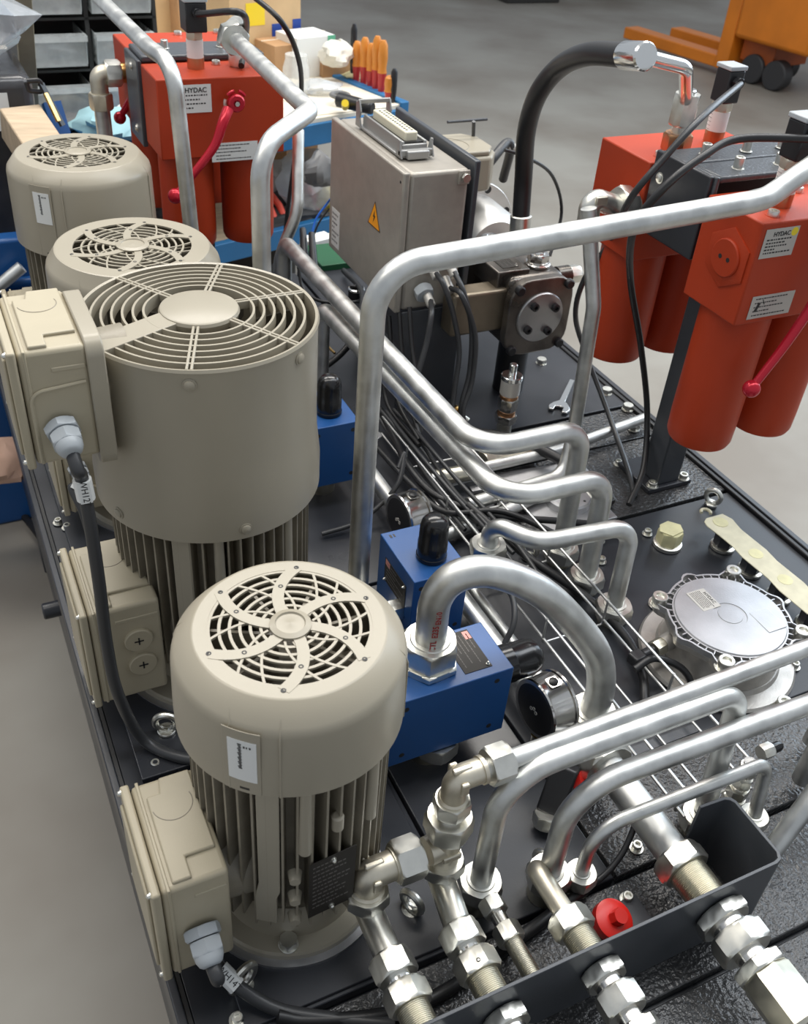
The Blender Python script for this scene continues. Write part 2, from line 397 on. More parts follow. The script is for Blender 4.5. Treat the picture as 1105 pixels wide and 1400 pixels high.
def rounded(w_, h_, r, k=5):
    o = []
    for cx, cy, a0 in ((w_/2-r, h_/2-r, 0), (-w_/2+r, h_/2-r, math.pi/2), (-w_/2+r, -h_/2+r, math.pi), (w_/2-r, -h_/2+r, 1.5*math.pi)):
        for i in range(k+1): a = a0 + math.pi/2*i/k; o.append((cx + r*math.cos(a), cy + r*math.sin(a)))
    return o

def gland(p, d, parent, s=1.0, m='gland_grey', lab='grey plastic cable gland'):
    p, d = V(p), V(d).normalized(); g = G()
    g.hexn(p, p+d*.010*s, .030*s); 
    o = part('cable_gland', g, m, parent, label=lab)
    g = G().hexn(p+d*.011*s, p+d*.024*s, .027*s, .1); g.lathe([(.0135*s, 0), (.0130*s, .005*s), (.0105*s, .010*s), (.0075*s, .012*s)], p+d*.023*s, d, 24)
    part('gland_nut', g, m, o)
    return p + d*.034*s

def terminal_box(t, lo, hi, plugs=(), glands=(), wall_plate=False, seed=0):
    (x0, y0, z0), (x1, y1, z1) = lo, hi
    b = part('terminal_box', G().box((x0+.016, y0, z0), (x1, y1, z1)), 'motor_cream', t, bev=.006, seg=3)
    # lid on the outer side, a little larger, with four corner screws
    part('lid', G().box((x0+.004, y0-.003, z0-.003), (x0+.015, y1+.003, z1+.003)), 'motor_cream', b, bev=.003, seg=3)
    part('lid', G().box((x0, y0+.012, z0+.012), (x0+.0045, y1-.012, z1-.012)), 'motor_cream', b, bev=.002)
    for yy in (y0+.004, y1-.004):
        for zz in (z0+.006, z1-.002): screw((x0+.005, yy, zz), (-1, 0, 0), b, .0035)
    part('edge_rib', G().box((x0+.022, y0-.0015, z0+.002), (x0+.026, y1+.0015, z1+.0018)), 'motor_cream', b, bev=.001)
    # top step and the engraved round pad
    part('top_pad', G().poly([(x0+.030, y0+.006), (x0+.052, y0+.006), (x0+.052, y0+.034), (x1-.006, y0+.034), (x1-.006, y1-.004), (x0+.050, y1-.004), (x0+.046, y1-.026), (x0+.030, y1-.026)], (0, 0, z1-.001), (1,0,0), (0,1,0), .0055), 'motor_cream', b, bev=.0018)
    part('step', G().box((x0+.052, y0-.0015, z1-.030), (x1-.004, y0+.004, z1-.024)), 'motor_cream', b, bev=.001)
    cx = (x0+x1)/2+.012; rr = min(.024, (x1-x0)*.27)
    g = G().torus((cx-.002, y1-.045, z1+.0045), (0, 0, 1), rr, .0007, 24, 6, -1.4, 1.9); part('round_pad', g, 'motor_cast', b)
    part('neck', G().cyl((x1-.004, (y0+y1)/2, (z0+z1)/2), (x1+.06, (y0+y1)/2, (z0+z1)/2), .050, .055, 28), 'motor_cast', b)
    for (px, pz) in plugs:
        g = G().cyl((px, y0-.006, pz), (px, y0+.004, pz), .0215, n=28, ch=.0015); pl = part('blanking_plug', g, 'motor_cream', b)
        g = G().bar((px-.007, y0-.0063, pz), (px+.007, y0-.0063, pz), .0022, .001, (0,-1,0)); g.bar((px, y0-.0063, pz-.007), (px, y0-.0063, pz+.007), .0022, .001, (0,-1,0))
        part('cross_slot', g, 'print_black', pl)
    ends = [gland((px, y0, pz), (dx, -1, dz), b, s) for (px, pz, dx, dz, s) in glands]
    return b, ends

def motor_body(t, c, rb, z0, z1, rf, nf=44, flange=.122, ears=True):
    x, y = c
    part('flange', G().lathe([(flange, .006), (flange, .020), (flange-.003, .023), (rb+.005, .024), (rb+.004, .045), (rb+.002, .06), (rb, .075), (rb, .085)], (x, y, 0), (0,0,1), 64), 'motor_paint', t)
    part('flange_ring', G().lathe([(flange+.010, 0), (flange+.010, .0095), (flange-.01, .0095)], (x, y, 0.002), (0,0,1), 64), 'aluminium', t, label='bare metal ring under the flange')
    part('motor_body', G().lathe([(rb, .07), (rb-.006, .10), (rb-.006, z1+.03)], (x, y, 0), (0,0,1), 48), 'motor_cast', t)
    g = G()
    for i in range(nf):
        a = 2*math.pi*i/nf; e = V((math.cos(a), math.sin(a), 0))
        lo = z0 + .012*(i % 3 == 0)
        g.bar(V((x, y, lo)) + e*((rb+rf)/2-.004), V((x, y, z1+.02)) + e*((rb+rf)/2-.004), .0028, rf-rb+.012, e)
    part('cooling_fins', g, 'motor_cast', t)
    for a in (-1.95, -.55, .9, 2.5):
        e = V((math.cos(a), math.sin(a), 0)); p = V((x, y, .024)) + e*(flange-.014)
        bolt(p, t, af=.022, h=.012, washer=.013, name='flange_bolt', ph=a)
    # tie-bolt bosses and a flat cast rib down the camera side
    g = G()
    for a in (-1.78, -1.45, -1.0):
        e = V((math.cos(a), math.sin(a), 0)); p = V((x, y, 0)) + e*(rf-.001)
        if a == -1.45: g.cyl(p+V((0,0,z1-.10)), p+V((0,0,z1-.075)), .0075, n=14, ch=.002)
        else: g.cyl(p+V((0,0,z1-.125)), p+V((0,0,z1+.01)), .0085, .007, n=14)
    part('tie_bolt_boss', g, 'motor_paint', t)
    a = -2.16; e = V((math.cos(a), math.sin(a), 0)); tn = V((-e.y, e.x, 0)); o = V((x, y, 0)) + e*(rf-.004)
    g = G().poly([(-.015, .10), (.012, .10), (.012, .155), (.016, .17), (.016, z1+.01), (-.010, z1+.01), (-.010, .185), (-.015, .155)], o, tn, (0,0,1), .006)
    part('cast_rib', g, 'motor_paint', t, bev=.001)
    for k, zz in enumerate((.11, .155, .20)):
        a = -1.88; e = V((math.cos(a), math.sin(a), 0)); p = V((x, y, zz)) + e*(rf-.006)
        part('boss', G().cyl(p, p+e*.014, .009, .0065, 14), 'motor_paint', t)

def small_motor(label, c, top, rc, ch=.125, lr=.80, op=.86, box_z=(.07, .25), glands=(), plugs=(), sticker=True, nameplate=True, flange=.122):
    x, y = c; t = thing('electric_motor', label, 'electric motor', (x, y, 0), 'upright electric motors along the left edge of the tank')
    zb = top-ch; rl = rc*lr
    motor_body(t, c, rc-.038, .09, zb, rc-.012, flange=flange)
    prof = [(rl-.018, top-.003), (rl-.018, top-.0005), (rl, top), (rl+.003, top-.001), (rc-.005, top-.021), (rc-.002, top-.025), (rc, top-.034), (rc+.002, zb+.03), (rc+.002, zb), (rc-.001, zb), (rc-.002, top-.034), (rl, top-.006), (rl-.018, top-.003)]
    cov = part('fan_cover', G().rings([[V((x+r*math.cos(2*math.pi*i/80), y+r*math.sin(2*math.pi*i/80), zz)) for i in range(80)] for r, zz in prof[:-1]], close=True), 'motor_paint', t)
    part('fan_grille', spiral_grille((x, y, top), rl*.20, rl, op=op), 'motor_paint', t)
    g = G().lathe([(rl*.22, 0), (rl*.22, .003), (rl*.16, .005), (rl*.15, .003), (rl*.05, .003), (.0001, .0045)], (x, y, top-.001), (0,0,1), 32); part('hub_cap', g, 'motor_paint', t)
    g = G().cyl((x, y, top-.05), (x, y, top-.035), rl*.35, n=24)
    for i in range(7):
        a = 2*math.pi*i/7; e = V((math.cos(a), math.sin(a), 0)); g.bar(V((x, y, top-.04))+e*.02, V((x, y, top-.04))+e*(rl-.012), .004, .05)
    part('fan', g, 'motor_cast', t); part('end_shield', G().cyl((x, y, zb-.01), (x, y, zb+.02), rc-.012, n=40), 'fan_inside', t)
    for q in range(6):
        for rr, da in ((rl*op*1.05, .0), (rl*op*.70, .25)):
            g = G(); a = q*math.pi/3 + ARM + da; g.lathe([(.0030, 0), (.0030, .0006), (.0014, .0006), (.0014, .0002)], (x+rr*math.cos(a), y+rr*math.sin(a), top), (0,0,1), 10); part('guard_rivet', g, 'print_black', t)
    # pressed panel lines and the sticker panel
    def on(a, r, z): return V((x+r*math.cos(a), y+r*math.sin(a), z))
    for a in (-2.42, -2.0, -.55, .9, 2.6):
        g = G().tube([on(a-.10 if a == -2.42 else a, rl+.003, top-.004), on(a, rc-.004, top-.023), on(a, rc+.0012, top-.036), on(a, rc+.0022, zb)], .0013, 6); part('panel_seam', g, 'motor_paint', cov)
    if sticker:
        a0, a1 = -2.42, -2.18; z1_, z0_ = top-.040, top-.104
        def patch(a0, a1, z0, z1, r, h=.0006, k=6):
            g = G(); rs = [[on(a0+(a1-a0)*i/k, r, z0), on(a0+(a1-a0)*i/k, r, z1), on(a0+(a1-a0)*i/k, r+h, z1), on(a0+(a1-a0)*i/k, r+h, z0)] for i in range(k+1)]; g.rings(rs); return g
        q = patch(a0-.05, a1+.03, zb, top-.026, rc+.0019, .001, 8); part('label_panel', q, 'motor_paint', cov, bev=.0004)
        s = part('sticker', patch(a0, a1, z0_, z1_, rc+.0030), 'label_white', t, label='white product sticker')
        g = G(); aw = a1-a0
        for i in range(17):
            zz = z1_-.006-i*.0024; g.v += []; q = patch(a0+aw*(.36+.02*(i % 3)), a0+aw*(.50-.02*(i % 2)), zz, zz+.0016, rc+.0037, .0002, 2); g.add(q.v, q.f)
        for i, ww in ((0, .06), (1, .04), (2, .06)):
            q = patch(a0+aw*(.56+.1*i), a0+aw*(.56+.1*i+ww), z1_-.010, z1_-.007, rc+.0037, .0002, 2); g.add(q.v, q.f)
        part('print', g, 'print_black', s, smooth=0)
        q = patch(-2.33, -2.25, zb+.006, zb+.009, rc+.0029, .0004, 2); part('slot', q, 'print_black', cov)
    if nameplate:
        a = -1.50; e = V((math.cos(a), math.sin(a), 0)); tn = V((-e.y, e.x, 0)); o = V((x, y, .172)) + e*(rc-.010)
        n_ = part('nameplate', plate_frame(G(), o, tn, (0,0,1), .062, .115, .0012), 'label_dark', t, label='black rating plate')
        g = print_lines(G(), o+e*.0012, tn, (0,0,1), [(.046-.0085*i, .86 if i % 3 else .6) for i in range(11)], .052, h=.0024, lift=.0003, seed=3); part('print', g, 'print_grey', n_, smooth=0)
        for zz in (-.05, .05): screw(o+e*.0012+V((0,0,zz)), e, n_, .003)
    bx, ends = terminal_box(t, (x-.205, y-.105, box_z[0]), (x-.112, y+.048, box_z[1]), plugs=[(x+a, b) for a, b in plugs], glands=[(x+a, b, c_, d, s) for a, b, c_, d, s in glands])
    return t, ends
_, E1 = small_motor('nearest beige upright electric motor with a curved-arm fan guard and white sticker', (.26, .715), .50, .131, glands=[(-.150, .155, .0, -.45, 1.3)])
_, E3 = small_motor('beige upright motor just behind the tall one, only its curved-arm fan guard showing', (.312, 1.665), .545, .152, ch=.16, lr=.86, op=.78, glands=[(-.165, .175, .15, -.35, 1.1)], plugs=[(-.15, .11)], nameplate=False, sticker=False, flange=.15)
_, E4 = small_motor('farthest beige upright motor at the left with fine-meshed guard and white sticker', (.308, 2.14), .560, .147, ch=.175, lr=.84, op=.78, nameplate=False, flange=.15)

# the tall motor with its blower housing
c = (.304, 1.195); x, y = c
t = thing('electric_motor', 'tallest beige upright motor with a round slatted guard and smooth cylindrical blower housing', 'electric motor', (x, y, 0), 'upright electric motors along the left edge of the tank')
motor_body(t, c, .122, .09, .36, .150, nf=52, flange=.168)
TOP = .64; R = .162
prof = [(R-.004, TOP), (R, TOP+.001), (R+.002, TOP-.003), (R, TOP-.012), (R, .50), (R+.001, .46), (R+.006, .415), (R+.006, .368), (R+.002, .368), (R+.001, .41), (R-.004, .47), (R-.004, TOP-.01)]
cov = part('blower_housing', G().rings([[V((x+r*math.cos(2*math.pi*i/96), y+r*math.sin(2*math.pi*i/96), zz)) for i in range(96)] for r, zz in prof], close=True), 'motor_paint', t)
for k in range(6):
    r = .060 + (R-.010-.060)*(k+1)/6.6; g = G()
    g.rings([[V((x+rr*math.cos(2*math.pi*i/80), y+rr*math.sin(2*math.pi*i/80), TOP+zz)) for i in range(80)] for rr, zz in ((r-.0022, -.012), (r-.0016, .000+.005*(1-k/6)), (r+.0016, .000+.005*(1-k/6)), (r+.0022, -.012))], close=True)
    part('guard_ring', g, 'motor_paint', t)
for i in range(6):
    a = (-1.93, -.93, .12, 1.1, 2.1, -2.80)[i]; e = V((math.cos(a), math.sin(a), 0)); tn = V((-e.y, e.x, 0)); g = G()
    for o_ in ((0,) if i == 5 else (-.0030, .0030)): g.bar(V((x, y, TOP+.000))+e*.05+tn*o_, V((x, y, TOP-.005))+e*(R-.003)+tn*o_, .040 if i == 5 else .0038, .012)
    part('guard_spoke', g, 'motor_paint', t, bev=.001)
part('guard_hub', G().lathe([(.052, -.008), (.055, .003), (.053, .007), (.050, .0085), (.0001, .009)], (x, y, TOP), (0,0,1), 48), 'motor_paint', t)
g = G().cyl((x, y, TOP-.06), (x, y, TOP-.03), .055, n=24)
for i in range(8):
    a = 2*math.pi*i/8; e = V((math.cos(a), math.sin(a), 0)); p = V((x, y, TOP-.045)); tn = V((-e.y, e.x, 0)); g.bar(p+e*.05-tn*.01, p+e*(R-.02)+tn*.01, .004, .05)
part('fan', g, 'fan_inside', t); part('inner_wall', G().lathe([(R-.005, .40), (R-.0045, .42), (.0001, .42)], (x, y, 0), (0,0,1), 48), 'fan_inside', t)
for a, zz in ((-1.93, TOP-.020), (-.93, TOP-.020), (.2, TOP-.02), (-1.55, .385), (-.1, .385), (-2.7, .385)):
    e = V((math.cos(a), math.sin(a), 0)); rr = R if zz > .5 else R+.006; screw(V((x, y, zz))+e*rr, e, t, .0072, 'motor_paint')
# blower terminal box high on the left
b, EU = terminal_box(t, (.040, 1.088, .512), (.136, 1.25, .672), glands=[(.092, .565, .10, -.35, 1.3)])
g = G().poly([(p[0], p[1]) for p in rounded(.165, .185, .022)], (.134, 1.165, .585), (0, 1, 0), (0, 0, 1), .022); part('flange_plate', g, 'motor_paint', t, bev=.002)
g = G().tube(fillet([V((.062, 1.0865, .518)), V((.062, 1.0865, .618)), V((.130, 1.0865, .624))], .018, 5), .0024, 8); part('raised_rim', g, 'motor_cream', b)
# main terminal box low on the left with two blanking plugs
terminal_box(t, (.066, 1.075, .06), (.185, 1.235, .25), plugs=[(.148, .180), (.150, .128)])

# ================================================================ valve blocks
def dark_hole(p, d, parent, r=.0045):
    p, d = V(p), V(d).normalized(); return part('screw_hole', G().lathe([(r, 0), (r, .0004), (r*.8, .0005), (.0001, .0004)], p, d, 16), 'print_black', parent)
def cap(p, d, r, L, parent, name='rubber_cap'):
    p, d = V(p), V(d).normalized()
    return part(name, G().lathe([(r*1.04, 0), (r*1.04, L*.34), (r, L*.36), (r*.99, L*.72), (r*.90, L*.86), (r*.66, L*.96), (r*.3, L), (.0001, L*1.005)], p, d, 28), 'cap_black', parent)
def data_plate(o, x, y, w_, h_, parent, seed=1):
    x, y = V(x), V(y); d = x.cross(y); pl = part('rating_plate', plate_frame(G(), o, x, y, w_, h_, .0008), 'label_dark', parent, label='dark rating plate')
    o2 = V(o)+d*.0008
    g = plate_frame(G(), o2+x*(-w_*.36)+y*h_*.36, x, y, w_*.2, h_*.22, .0003); part('corner_sticker', g, 'label_pink', pl, smooth=0)
    g = print_lines(G(), o2, x, y, [(h_*(.34-.14*i), .9 if i % 2 else .5) for i in range(6)], w_*.8, h=h_*.035, lift=.0003, seed=seed); part('print', g, 'print_grey', pl, smooth=0)
    for s in (-1, 1): screw(o2+x*s*w_*.43-y*s*h_*.40*-1, d, pl, .0022)
    return pl

# long blue block beside the front motor, feeding the thick bent pipe
t = thing('valve_block', 'long blue valve block under the thick bent pipe, dark rating plate on top', 'valve', (.55, .848, .06))
part('block', G().box((.430, .796, .061), (.642, .900, .200)), 'blue_paint', t, bev=.0015)
for xx, zz in ((.465, .182), (.615, .182), (.465, .08), (.615, .08)): dark_hole((xx, .796, zz), (0, -1, 0), t)
data_plate(V((.590, .852, .2001)), (0, -1, 0), (1, 0, 0), .082, .046, t, 5)
g = G().cyl((.54, .85, -.003), (.54, .85, .061), .035, n=28); part('foot', g, 'zinc_yellow', t)
g = G().hexn((.54, .82, .03), (.54, .82, .058), .06); part('foot_nut', g, 'zinc_nut', t)
g = G().hexn((.526, .854, .2002), (.526, .854, .2115), .082, .1); part('lock_nut', g, 'zinc_nut', t)
cap((.642, .846, .150), (1, 0, 0), .030, .085, t)

def valve(x0, y0, label, z1=.20, left=True):
    t = thing('valve_block', label, 'valve', (x0+.05, y0+.07, 0), 'blue valve blocks with a black capped top')
    part('block', G().box((x0, y0, .055), (x0+.103, y0+.135, z1)), 'blue_paint', t, bev=.0015)
    for a, b in ((.014, .018), (.089, .018), (.014, .125), (.089, .125)): dark_hole((x0+a, y0, z1-b), (0, -1, 0), t)
    g = G().box((x0+.012, y0+.118, z1), (x0+.016, y0+.126, z1+.0004)); g.box((x0+.019, y0+.118, z1), (x0+.022, y0+.126, z1+.0004)); part('stamped_mark', g, 'print_black', t)
    c_ = V((x0+.056, y0+.050, z1)); part('cap_collar', G().cyl(c_, c_+V((0,0,.010)), .0265, n=28, ch=.002), 'cap_black', t); cap(c_+V((0,0,.008)), (0,0,1), .0245, .078, t)
    data_plate(V((x0-.0001, y0+.066, z1-.055)), (0, -1, 0), (0, 0, 1), .082, .050, t, 9)
    g = G().cyl((x0+.05, y0+.07, -.003), (x0+.05, y0+.07, .055), .030, n=24); part('foot', g, 'zinc_yellow', t)
    return t
valve(.584, 1.019, 'blue valve block with black rubber cap just behind the long blue block')
valve(.590, 1.497, 'blue valve block with black cap seen between the tall motor and the upright tube')

# ================================================================ tubes and fittings
def pipe(label, pts, r, R, nuts=(), group=None, m='zinc_tube', cat='pipe', name='steel_pipe'):
    pts = [V(p) for p in pts]; t = thing(name, label, cat, pts[0], group)
    part('tube', G().tube(fillet(pts, R, 10), r, 24), m, t, smooth=60)
    for n_ in nuts:
        p, d, af, L = V(n_[0]), V(n_[1]).normalized(), n_[2]*1.22, n_[3]*1.1
        nm = part('union_nut', G().hexn(p, p+d*L, af, n_[4] if len(n_) > 4 else .3), 'zinc_nut', t, smooth=30)
        part('tube_collar', G().lathe([(r*1.35, L-.001), (r*1.25, L+.0015), (r*1.03, L+.002)], p, d, 24), 'zinc_nut', nm)
        if len(n_) > 5: part('socket', G().cyl(p-d*n_[5], p+d*.002, af*.43, n=24), 'zinc_yellow', t)
    return t
U = (0, 0, 1)
# thick pipe arching over the long blue block
pipe('thickest steel pipe arching out of the long blue block with red letters on it', spline([(.526, .854, .205), (.526, .854, .26), (.527, .853, .33), (.552, .847, .368), (.602, .834, .371), (.674, .815, .328), (.740, .797, .255), (.789, .784, .180), (.809, .779, .105), (.807, .779, .040)], 5), .0232, [0]*200,
     [((.526, .854, .2095), U, .062, .036, .1), ((.807, .779, .012), U, .062, .036, .2, .012)])
tp = bpy.data.objects['steel_pipe']
e = V((-.50, -.87, 0)).normalized(); tn = V((-e.y, e.x, 0))
def curved_text(txt, size, c, r, a, z, parent, m='red_mark', vertical=True):
    # print wrapped along an upright tube, reading upwards
    ob0 = lettering(txt, size, (0,0,0), (1,0,0), (0,1,0), m, parent, 'print', bold=True)
    me = ob0.data; off = origin_of(parent)
    for v_ in me.vertices:
        p = v_.co + off; ang = a - p.y/r; rr = r + .0004 + p.z*.3
        v_.co = V((c[0]+rr*math.cos(ang), c[1]+rr*math.sin(ang), z+p.x)) - off
    return ob0
curved_text('E235', .012, (.526, .854), .0234, -1.85, .285, tp)
curved_text('- CTL', .012, (.526, .854), .0234, -1.90, .253, tp)
curved_text('EN10', .011, (.526, .854), .0234, -1.75, .312, tp)

# three staggered pipes with their feet in a row
pipe('upper of the long diagonal pipes, bending down at the back end', [(.775, 2.17, .005), (.775, 2.17, .300), (.790, 1.195, .300), (1.010, 1.195, .300), (1.003, 1.172, .030)], .0190, [.035, .075, .045],
     [((1.003, 1.172, .008), U, .052, .026, .2, .01)], 'long diagonal pipes between valves and oil tank')
pipe('lower of the long diagonal pipes, running just under the other one', [(.770, 1.90, .005), (.770, 1.90, .25), (.800, 1.105, .250), (1.012, 1.105, .250), (1.003, 1.082, .030)], .0190, [.035, .075, .045],
     [((1.003, 1.082, .008), U, .052, .026, .2, .01)], 'long diagonal pipes between valves and oil tank')
pipe('short S-shaped pipe from the nut beside the capped blue block', [at(668, 745, .150), at(668, 745, .150)+V((0,0,.052)), (.83, 1.035, .200), (1.016, 1.012, .205), (1.003, .990, .030)], .0165, [.030, .07, .040],
     [(at(668, 745, .150)-V((0,0,.022)), U, .050, .024, .2, .06), ((1.003, .990, .008), U, .052, .026, .2, .01)])
# tall hand-rail like pipes from the valves up to the filters
pipe('tall upright pipe rising from behind the front motor and turning across to the right filter', [(.533, 1.125, .02), (.533, 1.125, .704), (1.195, 1.130, .733), (1.235, 1.135, .735), (1.42, 1.16, .815), (1.505, 1.185, .80), (1.505, 1.185, .690)], .0182, [.075, .05, .09, .04, .04],
     [((.533, 1.125, .010), U, .056, .030, .2), ((1.505, 1.185, .690), U, .046, .028, .2)], 'tall upright pipes leading to the filters')
pipe('upright pipe behind the tall motor, bent right and then away to the left filter', [(.533, 1.615, .02), (.533, 1.615, .715), tuple(at(424, 152, .735)), tuple(at(312, 45, .742))], .0172, [.070, .035],
     [(at(322, 55, .742), (at(312, 45, .742)-at(424, 152, .735)), .050, .035)], 'tall upright pipes leading to the filters')
pipe('upright pipe nearest the left filter label, turning away at the top left', [(.538, 2.08, .02), (.508, 2.08, .738), (.490, 2.20, .742), (.480, 3.15, .752)], .0168, [.07, .05],
     (), 'tall upright pipes leading to the filters')
pipe('bent upright pipe standing behind the elbow of the left filter pipe', [at(408, 178, .50), at(407, 290, .33), at(382, 350, .22), at(380, 400, .02)], .0150, [.12, .1])
# pipe down from the right filter
pipe('kinked pipe coming down from the elbow on the right filter to the tank', [at(805, 285, .62), at(812, 420, .43), at(785, 590, .12), at(770, 650, .035), at(640, 690, .03)], .0150, [.10, .10, .05])
pipe('low horizontal pipe lying across the tank plate below the wrench', [at(883, 571, .03), at(760, 617, .03), at(590, 655, .035)], .0125, [.5])
pipe('low horizontal pipe in front of the open-end wrench pipe with blue smudge', [at(770, 660, .025), at(690, 700, .02), at(600, 735, .025)], .0135, [.5])
# low pipes running along the tank beside the blue blocks
pipe('straight low pipe running behind the long blue block towards the front', [(.735, 1.62, .045), (.735, .66, .045)], .0165, [.1])
pipe('thin straight low pipe in front of the wire tray', [(.775, 1.3, .03), (.775, .72, .03)], .010, [.1])
# thick pipe feeding the big bulkhead fitting
pipe('thick straight pipe running into the largest bulkhead fitting', [(.744, .72, .082), (.744, .490, .082)], .0245, [.1], [((.744, .655, .082), (0, 1, 0), .064, .040)])
# four pipes looping over the bulkhead row
YB = .600
pipe('highest front pipe leaving the elbow fitting and running straight to the right', [(.470, YB, .284), (.55, YB, .284), (1.10, .605, .290), (1.13, .605, .25), (1.13, .605, .02)], .0125, [.01, .03, .03], [((.474, YB, .284), (1, 0, 0), .037, .028)], 'front pipes looping over the bulkhead fittings')
pipe('looped front pipe with the widest bend, second from the top', [(.486, .582, .045), (.486, .582, .278), (.872, .586, .272), (.862, .560, .040)], .0152, [.075, .035],
     [((.486, .582, .030), U, .046, .024, .2, .03), ((.857, .556, .010), U, .046, .024, .2, .02)], 'front pipes looping over the bulkhead fittings')
pipe('looped front pipe running to the right frame edge, third from the top', [(.581, .556, .045), (.581, .556, .236), (1.06, .552, .232), (1.06, .552, .02)], .0152, [.075, .035],
     [((.581, .556, .030), U, .046, .024, .2, .03)], 'front pipes looping over the bulkhead fittings')
pipe('thinnest front pipe looping low to a nut by the plate corner', [(.627, .542, .035), (.627, .542, .146), (.930, .540, .142), (.925, .520, .045)], .0098, [.05, .02],
     [((.627, .542, .024), U, .034, .020, .2, .02), ((.925, .520, .022), U, .034, .020, .2, .02)], 'front pipes looping over the bulkhead fittings')

# ---- bulkhead plate (folded channel) and its fittings
YP = .406
t = thing('bulkhead_plate', 'dark grey folded steel channel holding the row of hose fittings', 'bracket', (.6, YP, 0))
g = G()
prof = [(.02, YP), (.825, YP), (.835, YP+.003), (.84, YP+.012), (.84, .505), (.836, .513), (.828, .517), (.785, .519)]
inn = [(.02, YP+.0045), (.822, YP+.0045), (.831, YP+.0065), (.8355, YP+.014), (.8355, .503), (.832, .509), (.826, .5125), (.785, .5145)]
g.rings([[V((a[0], a[1], 0)), V((b[0], b[1], 0)), V((b[0], b[1], .144)), V((a[0], a[1], .144))] for a, b in zip(prof, inn)])
part('channel', g, 'grey_paint_steel', t, bev=.0008)

def bulkhead(x, label, s=1.28, z=.082, back=.10, th=.046, kind='nut'):
    """fitting through the plate: threaded back half, washer, locknut and hose nuts on the near side"""
    t = thing('bulkhead_fitting', label, 'pipe fitting', (x, YP, z), 'zinc fittings through the bulkhead plate'); Y = (0, 1, 0)
    def c(y): return V((x, y, z))
    y = YP + .0045
    part('washer', G().cyl(c(y), c(y+.004), .0235*s, n=28, ch=.0008), 'zinc_nut', t)
    part('thread', G().thread(c(y+.004), c(y+th), .0165*s), 'zinc_yellow', t)
    part('body_hexagon', G().hexn(c(y+th-.002), c(y+th+.026), .040*s, .2), 'zinc_nut', t)
    if back: 
        part('neck', G().lathe([(.0135*s, 0), (.0135*s, .014)], c(y+th+.025), Y, 24), 'chrome', t)
        part('union_nut', G().hexn(c(y+th+.036), c(y+th+.066), .039*s, .5), 'zinc_nut', t)
    part('locknut', G().hexn(c(YP-.002), c(YP-.020), .042*s, .35), 'zinc_nut', t)
    part('neck', G().lathe([(.015*s, 0), (.0145*s, .016)], c(YP-.018), (0, -1, 0), 24), 'stainless', t)
    part('union_nut', G().hexn(c(YP-.031), c(YP-.062), .041*s, .2), 'zinc_nut', t)
    part('neck', G().lathe([(.0125*s, 0), (.0125*s, .018)], c(YP-.060), (0, -1, 0), 24), 'stainless', t)
    part('hose_nut', G().hexn(c(YP-.076), c(YP-.092), .040*s, .6), 'zinc_nut', t)
    part('hose_ferrule', G().lathe([(.019*s, 0), (.0215*s, .006), (.0215*s, .07), (.019*s, .075)], c(YP-.090), (0, -1, 0), 8 if kind == 'big' else 24), 'zinc_yellow', t)
    return t
f1 = bulkhead(.318, 'leftmost bulkhead fitting, joined to the front cast elbow')
f2 = bulkhead(.414, 'second bulkhead fitting from the left, with a small stamped dot')
f3 = bulkhead(.554, 'third bulkhead fitting, beside the red plastic cap', back=0)
f4 = bulkhead(.744, 'largest bulkhead fitting at the right end of the channel', s=1.66, back=0, th=.060, kind='big')
part('stamped_dot', G().torus((.414-.004, YP+.058, .082+.0262), (0, 0, 1), .0022, .0006, 14, 6), 'print_black', f2)
f5 = thing('bulkhead_fitting', 'small low fitting tucked between the stamped fitting and the one by the red cap', 'pipe fitting', (.49, .5, .05), 'zinc fittings through the bulkhead plate')
c0 = lambda y: V((.486, y, .045))
part('union_nut', G().hexn(c0(.535), c0(.556), .032, .5), 'zinc_nut', f5); part('neck', G().cyl(c0(.515), c0(.537), .011), 'stainless', f5); part('union_nut', G().hexn(c0(.492), c0(.516), .034, .2), 'zinc_nut', f5); part('thread', G().thread(c0(.411), c0(.493), .0125), 'zinc_yellow', f5); part('elbow_block', G().lathe([(.014, 0), (.014, .03)], (.497, .572, .02), (0,0,1), 20), 'cast_elbow', f5)
def lug(p, u, d, parent, w_=.011, L=.020):   # raised pads of a cast elbow
    return part('cast_pad', G().bar(V(p)-V(u)*L/2, V(p)+V(u)*L/2, w_, .006, d), 'cast_elbow', parent, bev=.002)

def elbow(name_label, z0, x, y, zc, dirx, r=.0195, grp='cast elbow fittings', nut=.054, stack=()):
    """upright cast elbow: base nut, body up to zc, then a branch along dirx"""
    t = thing('elbow_fitting', name_label, 'pipe fitting', (x, y, z0), grp); d = V(dirx).normalized()
    part('base_nut', G().hexn((x, y, z0), (x, y, z0+.024), nut, .3), 'zinc_nut', t)
    part('collar', G().lathe([(r*1.18, 0), (r*1.18, .004), (r*1.02, .006)], (x, y, z0+.023), (0,0,1), 28), 'cast_elbow', t)
    part('elbow_body', G().tube(fillet([V((x, y, z0+.022)), V((x, y, zc)), V((x, y, zc))+d*.036], .014, 8), r, 24), 'cast_elbow', t, smooth=60)
    sd = V((-d.y, d.x, 0))
    lug(V((x, y, zc-.002))+d*.004+sd*r, (0, 0, 1), sd, t); lug(V((x, y, zc-.002))+d*.004-sd*r, (0,0,1), -sd, t)
    part('top_rib', G().bar(V((x, y, zc+r*.9))-d*.006, V((x, y, zc+r*.9))+d*.020, .008, .006), 'cast_elbow', t, bev=.002)
    part('branch_collar', G().lathe([(r*1.12, 0), (r*1.12, .005)], V((x, y, zc))+d*.033, d, 28), 'cast_elbow', t)
    return t, V((x, y, zc))+d*.038
e1, q = elbow('cast elbow fitting at the far left of the hose row', .094, .320, .598, .150, (1, 0, 0))
